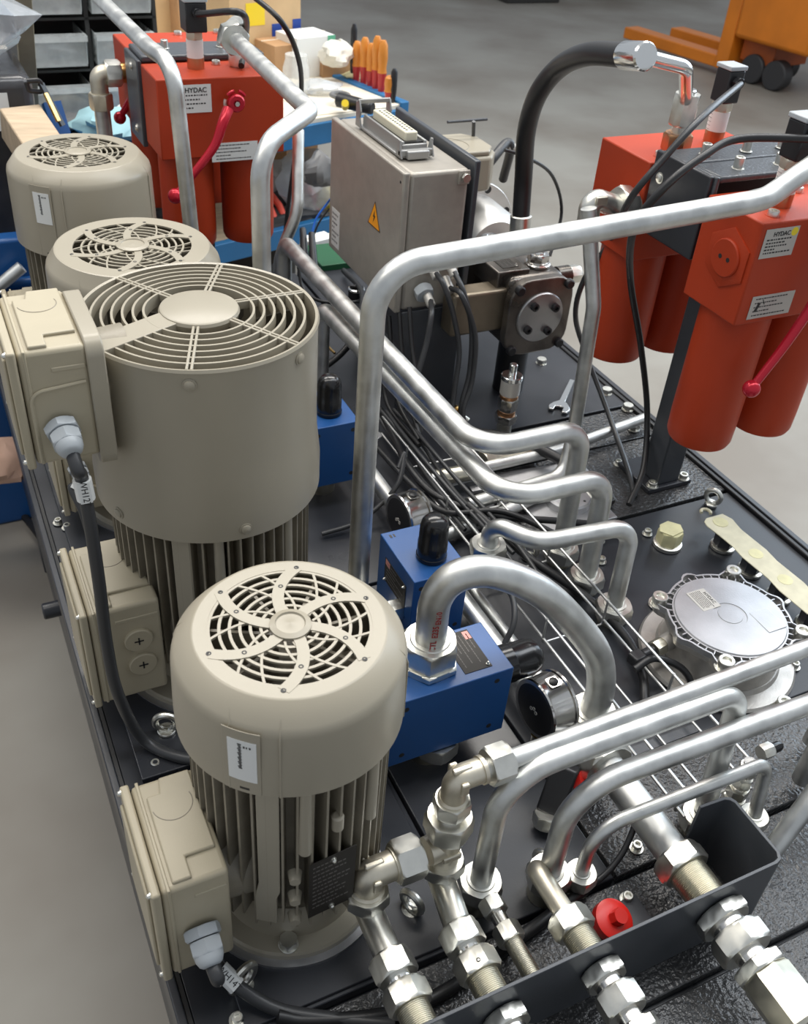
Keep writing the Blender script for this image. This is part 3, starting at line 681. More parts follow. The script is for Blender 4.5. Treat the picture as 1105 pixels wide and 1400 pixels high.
part('tube_run', G().tube(fillet([V((.318, YP+.105, .082)), V((.320, .598, .082)), V((.320, .598, .095))], .02, 6), .0185, 20), 'zinc_nut', e1)
part('branch_nut', G().hexn(q-V((.002,0,0)), q+V((.034,0,0)), .052, .2), 'zinc_nut', e1)
e2 = thing('tee_fitting', 'cast tee stacked under the upper elbow, branch pointing at the front motor', 'pipe fitting', (.430, .6, .09), 'cast elbow fittings')
part('base_nut', G().hexn((.430, .6, .094), (.430, .6, .118), .054, .3), 'zinc_nut', e2)
part('tee_body', G().cyl((.430, .6, .114), (.430, .6, .186), .0205, n=28), 'cast_elbow', e2)
part('tee_branch', G().cyl((.432, .6, .150), (.402, .598, .150), .0190, n=24), 'cast_elbow', e2)
lug((.430, .6-.020, .145), (1, 0, 0), (0, -1, 0), e2, L=.026)
part('top_nut', G().hexn((.430, .6, .178), (.430, .6, .212), .056, .5), 'zinc_nut', e2)
part('neck', G().lathe([(.0165, 0), (.0165, .014)], (.430, .6, .211), (0,0,1), 28), 'stainless', e2)
part('tube_run', G().tube(fillet([V((.414, YP+.105, .082)), V((.428, .6, .082)), V((.430, .6, .095))], .02, 6), .0185, 20), 'zinc_nut', e2)
e3, q = elbow('upper cast elbow fitting feeding the highest front pipe', .222, .430, .6, .284, (1, 0, 0), r=.0165, nut=.043)
t3 = thing('elbow_fitting', 'short bent connection behind the third bulkhead fitting', 'pipe fitting', (.549, .55, .05), 'cast elbow fittings')
part('elbow_body', G().tube(fillet([V((.554, YP+.070, .082)), V((.556, .560, .075)), V((.578, .560, .030))], .02, 6), .0145, 20), 'cast_elbow', t3)

# red plastic cap and the small square base
t = thing('screw_plug', 'round red plastic screw cap between the third and largest fittings', 'cap', at(832, 1262, .004))
p = at(832, 1262, .004)
g = G().lathe([(.026, 0), (.028, .004), (.028, .018), (.022, .021), (.010, .0215)], p, (.15, -.3, 1), 32); part('cap_disc', g, 'red_plastic', t)
part('grip', G().hexn(p+V((.003,-.006,.020)), p+V((.0055,-.0115,.034)), .020), 'red_plastic', t)
t = thing('foot_bracket', 'small dark bracket bolted down beside the red plastic cap', 'bracket', at(870, 1235, 0))
g = G().box((.655, .455, -.002), (.70, .500, .006)); part('base', g, 'black_paint_smooth', t, bev=.001)
# things behind the channel at the right
def check_fitting(p, label, n=3, s=1.0, tilt=(.0, 0, 1)):
    p = V(p); t = thing('check_valve', label, 'pipe fitting', p, 'small upright fittings behind the channel'); d = V(tilt).normalized(); L = 0
    for k in range(n):
        part('hexagon', G().hexn(p+d*L, p+d*(L+.022*s), (.036-.003*k)*s, .3*k), 'zinc_nut', t); part('neck', G().cyl(p+d*(L+.020*s), p+d*(L+.031*s), .011*s), 'stainless', t); L += .029*s
    return t
check_fitting(at(975, 1150, .0), 'stacked zinc fitting just behind the channel corner', 3, .95)
check_fitting(at(1000, 1100, .0), 'taller stacked zinc fitting with dark threaded top', 4, .9)
t = thing('capped_port', 'small horizontal port with a shiny black plug at the right', 'cap', at(1060, 1022, .03)); p = at(1040, 1030, .03)
part('nut', G().hexn(p, p+V((.022, 0, 0)), .024), 'zinc_nut', t); part('plug', G().lathe([(.009, 0), (.009, .018), (.006, .024), (.0001, .025)], p+V((.02,0,0)), (1,0,0), 16), 'cap_black', t)
pipe('steel pipe rising steeply beside the channel corner at the right frame edge', [(.905, .405+.06, .01), (1.005, .49, .14), (1.20, .50, .17), (1.30, .50, .17), (1.30, .50, .005)], .0150, [.05, .1, .04])

# ================================================================ pressure gauges
def gauge(p, label, r=.034, face=(-1.0, -.08, .03)):
    p = V(p); f = V(face).normalized(); t = thing('pressure_gauge', label, 'gauge', p-V((0,0,.055)), 'glycerine pressure gauges')
    a = p - f*.020
    part('gauge_case', G().lathe([(r*.98, 0), (r*1.02, .002), (r*1.02, .006), (r*.97, .008), (r*.97, .044), (r*1.0, .047), (r*.97, .050), (r*.86, .050)], a-f*.012, f, 40), 'stainless', t)
    fc = part('gauge_face', G().lathe([(r*.90, 0), (r*.80, .0015), (.0001, .0015)], a+f*.0372, f, 40), 'plastic_black', t)
    u = V((0,0,1)); u = (u-f*u.dot(f)).normalized(); s = u.cross(f)
    g = G()
    for k in range(3): q = a + f*.0392 + s*(-.006+.006*k) + u*(.002 if k == 1 else -.002); g.torus(q, f, .0028, .0008, 12, 5)
    part('face_mark', g, 'label_silver', fc)
    q = a + f*.012 + u*r*.965
    part('plug_frame', G().poly(rounded(.020, .020, .003), q+u*.001, s, f*-1, .0016), 'stainless', t)
    part('fill_plug', G().lathe([(.0075, 0), (.0075, .004), (.006, .005), (.0001, .005)], q+u*.001, u, 20), 'rubber_black', t)
    q = a + f*.018 - u*r*.95
    part('stem', G().cyl(q, q-u*.020, .006, n=16), 'brass', t); part('stem_nut', G().hexn(q-u*.010, q-u*.022, .017), 'brass', t)
    part('socket', G().cyl(q-u*.020, (q.x, q.y, .0), .008, n=16), 'zinc_nut', t)
    return t
gauge(at(743, 965, .085), 'round pressure gauge with dark face beside the long blue block', r=.051)
gauge(at(556, 708, .10), 'round pressure gauge beside the foot of the tall upright tube', r=.052)

# ================================================================ wire tray and cables
t = thing('cable_tray', 'welded zinc wire basket tray running diagonally with black cables in it', 'cable tray', (.9, 1.1, .0))
xa, xb, y0, y1 = .825, .955, .56, 1.66; n = 0
for x_, z_ in ((xa, .085), (xa, .040), (.89, .03), (xb, .040), (xb, .085)):
    part('long_wire', G().tube([(x_, y0, z_), (x_, (y0+y1)/2, z_), (x_, y1, z_)], .0026, 8), 'wire_zinc', t)
y_ = y0 + .02
while y_ < y1:
    part('cross_wire', G().tube(fillet([V((xa, y_, .088)), V((xa, y_, .028)), V((xb, y_, .028)), V((xb, y_, .088))], .006, 4), .0024, 8), 'wire_zinc', t); y_ += .19
for y_ in (.70, 1.45): part('stand_off', G().box((xa-.01, y_-.008, -.001), (xb+.01, y_+.008, .024)), 'grey_paint_steel', t)
rd = random.Random(4)
def cable(label, pts, r, m='cable_grey', group=None, cat='cable', k=7, name='cable', n=10):
    g = G().tube(spline(pts, k), r, n); return solo(name, g, m, label, cat, group, smooth=60)
for k in range(6):
    ox = .836 + .011*k; ph = rd.uniform(0, 6)
    pts = [V((ox + .008*math.sin(ph + j*1.3), 1.72 - j*.11, .042 + .010*(k % 3) + .006*math.sin(ph*2 + j*1.7))) for j in range(0, 5 + (k % 3))]
    cable(('black control cable lying closest to the left wires of the tray', 'second black control cable from the left side of the wire tray', 'third black control cable from the left in the wire tray', 'black control cable in the middle of the tray bundle', 'black control cable right of the middle of the tray bundle', 'black control cable on the right of the bundle in the wire tray')[k], pts, .0048, 'cable_grey', 'control cables in the wire tray')
# hoses and cables round the tray
cable('thick black cable sagging from the tray down past the arch of the thick pipe', [at(640, 690, .06), at(720, 760, .04), at(800, 815, .02), at(855, 870, .02), at(878, 920, .02), at(882, 960, .01)], .0085, 'rubber_black')
cable('flat wide black hose crossing under the S-shaped pipes', [at(640, 590, .03), at(700, 600, .04), at(760, 625, .045), at(800, 655, .03), at(835, 690, .01)], .013, 'rubber_black', cat='hose')
cable('black cable curling beside the foot of the tall upright tube', [at(545, 640, .10), at(553, 620, .12), at(545, 660, .08), at(520, 690, .04), at(486, 715, .02), at(440, 730, .01)], .0052)
cable('black cable dipping between long blue block and thick pipe', [at(690, 880, .06), at(703, 850, .09), at(700, 815, .11), at(680, 790, .12)], .0055)
cable('black cable looping out of the return filter switch', [at(868, 915, .06), at(895, 900, .07), at(930, 912, .05), at(945, 935, .02), at(930, 945, .01)], .0065, 'rubber_black')
cable('black cable behind the big bulkhead fitting running down to the tank', [at(870, 1125, .06), at(852, 1165, .03), at(828, 1195, .01), at(800, 1215, .01)], .0045)
cable('thick black cable lying along the seam under the bulkhead fittings', [at(800, 1215, .012), at(700, 1290, .012), at(600, 1360, .012), at(520, 1388, .012), at(420, 1395, .012), at(380, 1390, .02)], .009, 'rubber_black')

# motor cables with paper tags
def tag(p, d, r, txt, label, parent=None, L=.030):
    p, d = V(p), V(d).normalized(); t = parent
    b = part('cable_tag', G().lathe([(r*1.35, 0), (r*1.35, L)], p, d, 14), 'label_white', t, label=label)
    cd_ = (EYE-p).normalized(); up = (cd_-d*cd_.dot(d)).normalized(); x = d if d.x > -.9 else d*-1
    pl = part('tag_face', plate_frame(G(), p+d*L/2+up*r*1.3, d, up.cross(d), L, r*1.7, .0004), 'label_white', b, smooth=0)
    if txt: lettering(txt, r*1.35, p+d*L/2+up*(r*1.3+.0004), d, up.cross(d), 'print_black', pl, 'print')
def motor_cable(label, pts, r, txt, kt, L=.03):
    pts = [V(p) for p in pts]; sp = spline(pts, 8); t = thing('motor_cable', label, 'cable', sp[0], 'motor supply cables')
    part('cable_sheath', G().tube(sp, r, 14), 'cable_grey', t, smooth=60)
    i = int(kt*len(sp)); tag(sp[i], sp[i+1]-sp[i], r, txt, 'white cable tag', t, L); return t
p = E1[0]
motor_cable('thick dark cable with white tag leaving the front motor gland', [p-V((0,-.01,0)), p+V((.003,-.012,-.014)), at(290, 1315, .06), at(330, 1352, .035), at(380, 1380, .018), at(450, 1392, .012), at(540, 1400, .012)], .0085, 'WH14T', .40)
p = EU[0]
motor_cable('thick dark cable with white tag hanging from the tall motor blower box', [p-V((0,-.01,0)), p+V((.002,-.010,-.020)), ay_(112, 655, 1.045), ay_(124, 720, 1.035), ay_(136, 800, 1.025), ay_(146, 880, 1.02), ay_(162, 950, 1.01), at(195, 1010, .03), at(245, 1035, .016), at(300, 1040, .014)], .0088, 'WH12T', .22)
p = E3[0]
motor_cable('thinner dark cable with white tag from the motor behind the tall one', [p-V((0,-.01,0)), p+V((.002,-.010,-.016)), at(97, 665, .16), at(112, 700, .12), at(125, 745, .06), at(138, 800, .015)], .0062, '', .28, .02)

# ================================================================ return filter
c = V((1.130, .838, 0)); t = thing('return_filter', 'round cast aluminium return filter with a flat lid beside the bent pipes', 'filter', c)
part('base_ring', G().lathe([(.140, 0), (.142, .004), (.138, .009), (.112, .011), (.108, .020)], c, (0,0,1), 64), 'cast_alu', t)
part('housing', G().lathe([(.108, .008), (.100, .05), (.102, .075), (.108, .088)], c, (0,0,1), 64), 'cast_alu', t)
def scal(r, ext, n=96):
    o = []
    for i in range(n):
        a = 2*math.pi*i/n; k = 0
        for b in (.82, 2.42, 3.95, 5.55): 
            d_ = abs((a-b+math.pi) % (2*math.pi) - math.pi); k = max(k, max(0, 1-(d_/.20)**2))
        for b in (0.0, 1.6, 3.2, 4.75):
            d_ = abs((a-b+math.pi) % (2*math.pi) - math.pi); k = max(k, .45*max(0, 1-(d_/.16)**2))
        o.append(((r+ext*k)*math.cos(a), (r+ext*k)*math.sin(a)))
    return o
part('housing_flange', G().poly(scal(.111, .022), c+V((0,0,.074)), (1,0,0), (0,1,0), .012), 'cast_alu', t, bev=.0015)
part('lid_web', G().poly(scal(.104, .020), c+V((0,0,.087)), (1,0,0), (0,1,0), .004), 'bin_dark', t)
g = G()
so, si = scal(.112, .023), scal(.1085, .0215)
g.rings([[c+V((a[0], a[1], .086)), c+V((a[0], a[1], .098)), c+V((b[0], b[1], .098)), c+V((b[0], b[1], .086))] for a, b in zip(so, si)], close=True)
g.rings([[c+V((r*math.cos(2*math.pi*i/80), r*math.sin(2*math.pi*i/80), z_)) for i in range(80)] for r, z_ in ((.0985, .088), (.0985, .098), (.1015, .098), (.1015, .088))], close=True)
part('lid_rim', g, 'aluminium', t)
for i in range(44):
    a = 2*math.pi*i/44+.05; e = V((math.cos(a), math.sin(a), 0)); g = G().bar(c+e*.1005+V((0,0,.094)), c+e*.1105+V((0,0,.094)), .0022, .007); part('rim_rib', g, 'aluminium', t)
part('lid', G().lathe([(.0990, .086), (.0990, .0985), (.0975, .1005), (.030, .1015), (.0295, .1003), (.022, .1003), (.0215, .1013), (.0001, .1015)], c, (0,0,1), 64), 'aluminium', t)
for k, b in enumerate((.82, 2.42, 3.95, 5.55)):
    bolt(c + V((math.cos(b), math.sin(b), 0))*.124 + V((0,0,.088)), t, af=.028, h=.017, washer=.018, socket=True, name='lid_bolt')
for b in (4.9, 1.7, .2): bolt(c + V((math.cos(b), math.sin(b), 0))*.150 + V((0,0,.0)), t, af=.028, h=.015, washer=.018, socket=True, name='base_bolt')
lc = at(962, 820, .1010)
pl = part('lid_label', plate_frame(G(), lc, (0,-1,0), (1,0,0), .050, .040, .0006), 'label_silver', t, smooth=0)
g = print_lines(G(), lc+V((0,0,.0006)), (0,-1,0), (1,0,0), [(.006-.0035*i, .9) for i in range(7)], .044, h=.0011, lift=.0002, seed=6); part('print', g, 'print_black', pl, smooth=0)
lettering('HYDAC', .009, lc+V((.0135,0,.0006)), (0,-1,0), (1,0,0), 'print_black', pl, 'print')
lc = at(1050, 848, .1008); part('lid_label', plate_frame(G(), lc, (0,-1,0), (1,0,0), .052, .040, .0012), 'aluminium', t, bev=.0005)
q = at(905, 882, .05)
g = G().cyl(q+V((.05,.01,0)), q, .016, n=20); part('side_port', g, 'cast_alu', t)
part('port_nut', G().hexn(q, q-V((.022,.004,0)), .028), 'zinc_yellow', t); part('switch_body', G().cyl(q-V((.022,.004,0)), q-V((.05,.008,0)), .010, n=16, ch=.002), 'plastic_black', t); part('switch_plug', G().bar(q-V((.05,.008,0)), q-V((.075,.012,0)), .024, .022), 'plastic_black', t, bev=.003)

# taped caps and the taped strip
p = at(912, 745, 0); t = thing('taped_plug', 'hexagon plug wrapped in yellowish masking tape near the post foot', 'plug', p)
part('plug_base', G().lathe([(.030, 0), (.030, .008), (.026, .010)], p, (0,0,1), 28), 'zinc_nut', t); part('plug_hexagon', G().hexn(p+V((0,0,.008)), p+V((0,0,.040)), .046), 'masking_tape', t, smooth=20)
g = G().poly([(-.012, -.020), (.020, -.014), (.028, .006), (.010, .026), (-.014, .022), (-.028, .004)], p+V((0,0,.0405)), (1,0,0), (0,1,0), .002); part('tape', g, 'masking_tape', t, bev=.0008)
a, b = at(985, 715, .045), at(1120, 835, .045); d = (b-a).normalized(); s = V((-d.y, d.x, 0))
t = thing('plugged_ports', 'row of zinc plugs under one long strip of cream masking tape', 'plugs', (a.x, a.y, 0))
for k in range(4):
    q = a.lerp(b, (k+.3)/3.4); q.z = 0; pg = part('port_plug', G().lathe([(.026, 0), (.026, .006), (.022, .008)], q, (0,0,1), 24), 'zinc_nut', t); part('plug_hexagon', G().hexn(q+V((0,0,.006)), q+V((0,0,.0425)), .038, .3+k), 'black_paint_smooth', pg)
out = [(-.022, -.02), (-.014, -.032), (.0, -.036)] + [((b-a).length*i/8, -.034+.002*((i*7) % 3)) for i in range(1, 9)] + [((b-a).length*i/8, .030-.002*((i*5) % 3)) for i in range(8, 0, -1)] + [(0, .032), (-.022, .024)]
part('tape_strip', G().poly(out, a, d, s, .0022), 'tape_cream', t, bev=.0008)
part('tape_disc', G().cyl(a+V((0,0,.002)), a+V((0,0,.003)), .016, n=24), 'masking_tape', t)
for k in (1, 2, 3): q = a.lerp(b, (k+.3)/3.4); part('tape_disc', G().cyl(q+V((0,0,.002)), q+V((0,0,.0027)), .015, n=24), 'masking_tape', t)
g = G().torus(a-d*.045-V((0,0,.004)), (0,0,1), .010, .0035, 16, 8, .6, 4.6); part('tape_end', g, 'tape_cream', t)
# opening with white gasket under the pipes' feet
p = at(770, 690, .0); t = thing('suction_flange', 'light square flange with a round collar behind the pipe feet', 'flange', p)
part('gasket_plate', G().box((p.x-.095, p.y-.085, -.001), (p.x+.085, p.y+.075, .006)), 'aluminium', t, bev=.002); part('collar', G().lathe([(.05, .005), (.05, .022), (.046, .026), (.03, .026)], p+V((.01,0,0)), (0,0,1), 40), 'aluminium', t)
for i in range(6): a_ = i*math.pi/3; dark_hole(p+V((.01+.038*math.cos(a_), .038*math.sin(a_), .026)), (0,0,1), t, .003)
g = G().cyl(at(805, 665, .06), at(826, 690, .03), .012, n=20); part('sensor_stub', g, 'zinc_nut', t)
# white plate strip behind
solo('spacer_bar', G().bar(at(640, 665, .006), at(800, 640, .006), .05, .010), 'aluminium', 'light flat metal bar lying behind the S-shaped pipes', 'bar', bev=.001)

# ================================================================ filter pairs on posts
def lever(pts, ball_r, label, pivot, d):
    t = thing('shut_off_lever', label, 'lever', pts[0], 'red anodised levers on the filters')
    pts = [V(p) for p in pts]; sp = spline(pts, 8); n_ = len(sp)
    part('lever_arm', G().tube(sp, [.0130 - .0055*i/n_ for i in range(n_)], 14), 'red_lever', t, smooth=60)
    part('ball_knob', G().sphere(sp[-1], ball_r, 22), 'red_lever', t, smooth=80)
    if pivot is not None:
        p, d = V(pivot), V(d); part('lever_hub', G().lathe([(.020, 0), (.020, .010), (.017, .013), (.008, .013), (.006, .008), (.0001, .008)], p, d, 28), 'red_lever', t)
        part('hub_screw', G().hexn(p+d*.013, p+d*.017, .010), 'zinc_nut', t)
        for a_ in range(3):
            part('clamp_claw', G().torus(p+d*.004, d, .026, .004, 10, 8, .6+a_*1.1, 1.3+a_*1.1), 'red_lever' if a_ < 2 else 'zinc_nut', t)
    return t
def indicator(p, t, h=.135, w_=1.1):
    """clogging indicator: red adapter, printed body, hexagon and plug connector"""
    p = V(p); z = V((0,0,1))
    part('adapter', G().cyl(p, p+z*h*.16, .020, n=28), 'copper_ring', t)
    b = part('indicator_body', G().cyl(p+z*h*.14, p+z*h*.42, .0195, n=32), 'label_white', t)
    g = G()
    for k in range(5): g.torus(p+z*h*(.18+.05*k), z, .0196, .0003, 12, 4, -2.2, -1.5)
    part('print', g, 'print_black', b)
    part('indicator_hexagon', G().hexn(p+z*h*.42, p+z*h*.54, .036), 'cast_elbow', t)
    c_ = p+z*h*.54; k = part('plug_connector', G().box((c_.x-.017*w_, c_.y-.020*w_, c_.z), (c_.x+.017*w_, c_.y+.018*w_, c_.z+h*.42)), 'plastic_black', t, bev=.003)
    part('connector_lid', G().box((c_.x-.019*w_, c_.y-.021*w_, c_.z+h*.42), (c_.x+.019*w_, c_.y+.020*w_, c_.z+h*.48)), 'gland_grey', k, bev=.002)
    q = c_ + V((0, -.020*w_, h*.28)); part('connector_gland', G().hexn(q, q+V((0,-.012,0)), .020), 'plastic_black', k)
    return q + V((0, -.012, 0))
def head_bolts(t, pts, z):
    for x_, y_ in pts:
        part('counterbore', G().lathe([(.013, 0), (.013, .0005), (.0001, .0005)], (x_, y_, z), (0,0,1), 20), 'red_paint', t)
        part('cap_screw', G().lathe([(.010, 0), (.010, .008), (.0095, .009), (.005, .009), (.0045, .004), (.0001, .004)], (x_, y_, z), (0,0,1), 20), 'zinc_nut', t)
def filt(x0, x1, y0, y1, z0, z1, zb, label, grp, boss=True):
    t = thing('duplex_filter', label, 'filter', ((x0+x1)/2, (y0+y1)/2, zb), grp)
    part('filter_head', G().box((x0, y0, z0), (x1, y1, z1)), 'red_paint', t, bev=.003)
    r = min((x1-x0)/4-.006, (y1-y0)/2-.006); yc = (y0+y1)/2
    for xc in (x0+r+.008, x1-r-.008):
        part('filter_bowl', G().lathe([(r, z0+.002-zb), (r, .05), (r*.985, .012), (r*.93, .003), (r*.5, 0), (.0001, 0)], (xc, yc, zb), (0,0,1), 48), 'red_paint', t)
        part('drain_plug', G().lathe([(.019, 0), (.019, .012), (.015, .015), (.0001, .015)], (xc, yc, zb+.002), (0,0,-1), 20), 'zinc_nut', t)
    # hexagon boss and round plug on the left side
    head_bolts(t, ((x0+.045, y0+.030), (x1-.13, y1-.03), (x1-.022, y1-.022)), z1)
    if not boss: return t
    c_ = V((x0, yc-.012, z0+(z1-z0)*.56)); part('port_boss', G().hexn(c_+V((.001,0,0)), c_-V((.003,0,0)), .096, .0), 'red_paint', t)
    b = part('port_plug', G().lathe([(.034, 0), (.034, .004), (.032, .006), (.0001, .006)], c_-V((.002,0,0)), (-1,0,0), 32), 'red_paint', t)
    for s in (-.010, .010): dark_hole(c_+V((-.0080, s, 0)), (-1,0,0), b, .0042)
    return t

# right pair ------------------------------------------------------
GR = 'pair of red duplex filters on the right post'
fa = filt(1.250, 1.560, 1.137, 1.281, .500, .688, .205, 'nearest red filter on the right with silver rating labels', GR)
fb = filt(1.250, 1.550, 1.452, 1.612, .490, .688, .235, 'red filter behind the right post with the black hose on top', GR, boss=False)
def sticker(parent, o, x, y, w_, h_, m='label_silver', head=None, seed=2, rows=5, label=None, dot=False, hs=.010):
    x, y = V(x), V(y); d = x.cross(y); s = part('rating_label', plate_frame(G(), o, x, y, w_, h_, .0006), m, parent, smooth=0, label=label); o2 = V(o)+d*.0006
    if head: lettering(head, hs, o2+y*h_*.30, x, y, 'print_black', s, 'print', bold=True)
    top = .10 if head else .34
    g = print_lines(G(), o2, x, y, [(h_*(top-(.45 if head else .72)*i/(rows-1)), (.9, .6, .8, .4)[i % 4]) for i in range(rows)], w_*.82, h=h_*.05, lift=.0002, seed=seed); part('print', g, 'print_black' if not dot else 'print_grey', s, smooth=0)
    return s, o2
s, o2 = sticker(fa, V((1.250+.046, 1.1365, .652)), (1,0,0), (0,0,1), .075, .052, head='HYDAC', hs=.011, label='silver rating label with yellow dot')
part('yellow_dot', G().cyl(o2+V((.028, 0, .017)), o2+V((.028, -.0004, .017)), .0075, n=24), 'label_yellow', s, smooth=0)
s, o2 = sticker(fa, V((1.250+.075, 1.1365, .532)), (1,0,0), (0,0,1), .100, .044, seed=8, label='white pictogram label')
g = G().bar(o2+V((-.036,-.0003,-.008)), o2+V((-.030,-.0003,.008)), .006, .0004, (0,-1,0)); g.bar(o2+V((-.024,-.0003,.014)), o2+V((-.018,-.0003,.004)), .0016, .0004, (0,-1,0)); part('pictogram', g, 'print_black', s)
ia = indicator((1.345, 1.205, .688), fa, .150); ib = indicator((1.470, 1.535, .688), fb, .145)
lever([(1.385, 1.100, .690), (1.400, 1.098, .640), (1.392, 1.096, .575), (1.350, 1.094, .480), (1.292, 1.090, .391)], .0165, 'red lever with ball knob hanging on the nearest right filter', (1.385, 1.128, .69), (0, -1, 0))
# post with bracket plates
t = thing('filter_post', 'dark grey square post carrying the two right filters', 'post', (1.375, 1.335, 0))
part('foot_plate', G().box((1.315, 1.29, .001), (1.435, 1.41, .012)), 'black_paint_smooth', t, bev=.002)
part('post', G().box((1.345, 1.300, .012), (1.405, 1.360, .60)), 'grey_paint_steel', t, bev=.003)
for x_, y_ in ((1.332, 1.302), (1.420, 1.302), (1.42, 1.396)): bolt((x_, y_, .012), t, af=.020, h=.010, washer=.014, socket=True)
part('side_bracket', G().box((1.253, 1.290, .56), (1.263, 1.446, .715)), 'black_paint_smooth', t, bev=.003)
part('side_bracket', G().box((1.262, 1.284, .60), (1.272, 1.36, .715)), 'bracket_grey', t, bev=.003)
part('top_bracket', G().box((1.265, 1.372, .700), (1.56, 1.448, .712)), 'bracket_grey', t, bev=.004)
part('top_bracket', G().box((1.272, 1.284, .703), (1.56, 1.360, .715)), 'bracket_grey', t, bev=.004)
part('inner_bar', G().box((1.27, 1.360, .64), (1.55, 1.372, .706)), 'plastic_black', t)
for x_, y_ in ((1.33, 1.40), (1.43, 1.40), (1.34, 1.32), (1.44, 1.32), (1.52, 1.40)):
    q = V((x_, y_, .713)); bolt(q, t, af=.018, h=.020, washer=.012, socket=True, name='bracket_bolt')
for y_, z_ in ((1.42, .67), (1.42, .585)): screw((1.253, y_, z_), (-1, 0, 0), t, .008)

# fittings on the rear right filter
p = V((1.345, 1.500, .688)); t = thing('hose_adapter', 'zinc hexagon adapter on the rear right filter under the black hose', 'pipe fitting', p)
part('hexagon', G().hexn(p, p+V((0,0,.035)), .050), 'copper_ring', t); part('neck', G().cyl(p+V((0,0,.035)), p+V((0,0,.05)), .016), 'zinc_nut', t)
HP = [at(712, 300, .43), at(716, 240, .53), at(720, 180, .64), at(735, 130, .73), at(765, 92, .80), at(805, 74, .855), at(862, 76, .885)]
t = thing('hydraulic_hose', 'thick black hydraulic hose arching over to the rear right filter', 'hose', HP[0])
sp = spline(HP, 8); part('hose', G().tube(sp, .0205, 20), 'rubber_black', t, smooth=60)
d = (sp[0]-sp[1]).normalized(); part('lower_ferrule', G().cyl(sp[0]-d*.01, sp[0]+d*.05, .025, n=24, ch=.002), 'zinc_nut', t)
d = (sp[-1]-sp[-2]).normalized(); q = sp[-1]
part('upper_ferrule', G().lathe([(.0215, -.020), (.0235, -.015), (.0235, .046), (.021, .050), (.014, .052)], q, d, 24), 'chrome', t, smooth=30)
top = p+V((0,0,.09)); part('bent_tail', G().tube(fillet([q+d*.04, q+d*.04+ (at(938, 92, .868)-q-d*.04), top], .06, 10), .0125, 18), 'chrome', t, smooth=60)
part('swivel_nut', G().hexn(top+V((0,0,.018)), p+V((0,0,.050)), .046), 'zinc_nut', t); part('tail_collar', G().cyl(top+V((0,0,.016)), top+V((0,0,.026)), .015, n=20, ch=.002), 'chrome', t)
# elbow fitting on the side of the rear right filter, above the kinked pipe
q = V((1.250, 1.470, .600)); t = thing('elbow_fitting', 'zinc elbow on the side of the rear right filter', 'pipe fitting', q, 'cast elbow fittings')
e_ = at(805, 268, .625); part('port_nut', G().cyl(q, q-V((.012,0,0)), .026, n=24, ch=.002), 'cast_elbow', t); part('union_nut', G().hexn(q-V((.012,0,0)), q-V((.045,0,-.004)), .066), 'zinc_nut', t)
part('elbow_body', G().tube(fillet([q-V((.04,0,0)), V((e_.x, q.y, e_.z)), V((e_.x+.003, q.y, e_.z-.05))], .016, 8), .021, 20), 'zinc_nut', t, smooth=60)
lug(V((e_.x+.01, q.y-.021, e_.z)), (1,0,0), (0,-1,0), t, .016, .026)

# left pair --------------------------------------------------------
GL = 'pair of red duplex filters at the back left'
fc = filt(.522, .826, 2.310, 2.455, .470, .650, .235, 'red filter at the back left with a white name label and red lever', GL, boss=False)
fd = filt(.522, .815, 2.600, 2.76, .470, .650, .235, 'rearmost red filter behind the one with the name label', GL, boss=False)
t = thing('filter_post', 'dark post between the two red filters at the back left', 'post', (.66, 2.52, 0))
part('post', G().box((.63, 2.49, .0), (.69, 2.55, .60)), 'grey_paint_steel', t, bev=.003)
part('side_bracket', G().box((.514, 2.462, .455), (.526, 2.594, .655)), 'bracket_grey', t, bev=.003)
part('top_bracket', G().box((.526, 2.462, .650), (.83, 2.594, .664)), 'bracket_grey', t, bev=.004)
part('foot_plate', G().box((.60, 2.46, -.001), (.72, 2.58, .010)), 'black_paint_smooth', t, bev=.002)
for z_ in (.485, .63): screw((.514, 2.52, z_), (-1, 0, 0), t, .008)
for x_ in (.60, .74): bolt((x_, 2.53, .664), t, af=.018, h=.018, washer=.012, socket=True)
s, o2 = sticker(fc, V((.612, 2.3095, .606)), (1,0,0), (0,0,1), .072, .062, 'label_white', 'HYDAC', 3, 4, 'white name label', hs=.0150)
s, o2 = sticker(fc, V((.700, 2.3095, .480)), (1,0,0), (0,0,1), .115, .044, 'label_white', None, 5, 5, 'white pictogram label')
ic = indicator((.640, 2.40, .650), fc, .150, 1.45)
lever([at(312, 150, .60), at(304, 170, .575), at(293, 200, .53), at(266, 236, .475), at(240, 268, .425)], .0175, 'red lever with ball knob on the back left filter', (at(322, 140, .60)+V((0,.0,0))), (0, -1, 0))
lever([at(190, 110, .58), at(182, 130, .53), at(164, 161, .47)], .016, 'red lever knob peeping out behind the back left elbow', None, None)
# elbow on top of the left filter and the elbow pipe at its side
p = V((.748, 2.405, .650)); t = thing('elbow_fitting', 'zinc elbow on top of the back left filter', 'pipe fitting', p, 'cast elbow fittings')
part('base_nut', G().hexn(p, p+V((0,0,.03)), .05), 'zinc_nut', t); q = at(312, 45, .742)
part('elbow_body', G().tube(fillet([p+V((0,0,.03)), V((p.x, p.y, .742)), q], .016, 8), .020, 20), 'zinc_nut', t, smooth=60)
part('swivel_nut', G().hexn(p+V((0,0,.035)), p+V((0,0,.065)), .044), 'zinc_nut', t)
p = V((.522, 2.64, .585)); t = thing('elbow_fitting', 'zinc elbow with large nut on the side of the rearmost left filter', 'pipe fitting', p, 'cast elbow fittings')
part('port_ring', G().cyl(p, p-V((.012,0,0)), .024, n=24), 'brass', t); part('union_nut', G().hexn(p-V((.012,0,0)), p-V((.05,0,0)), .056), 'zinc_nut', t)
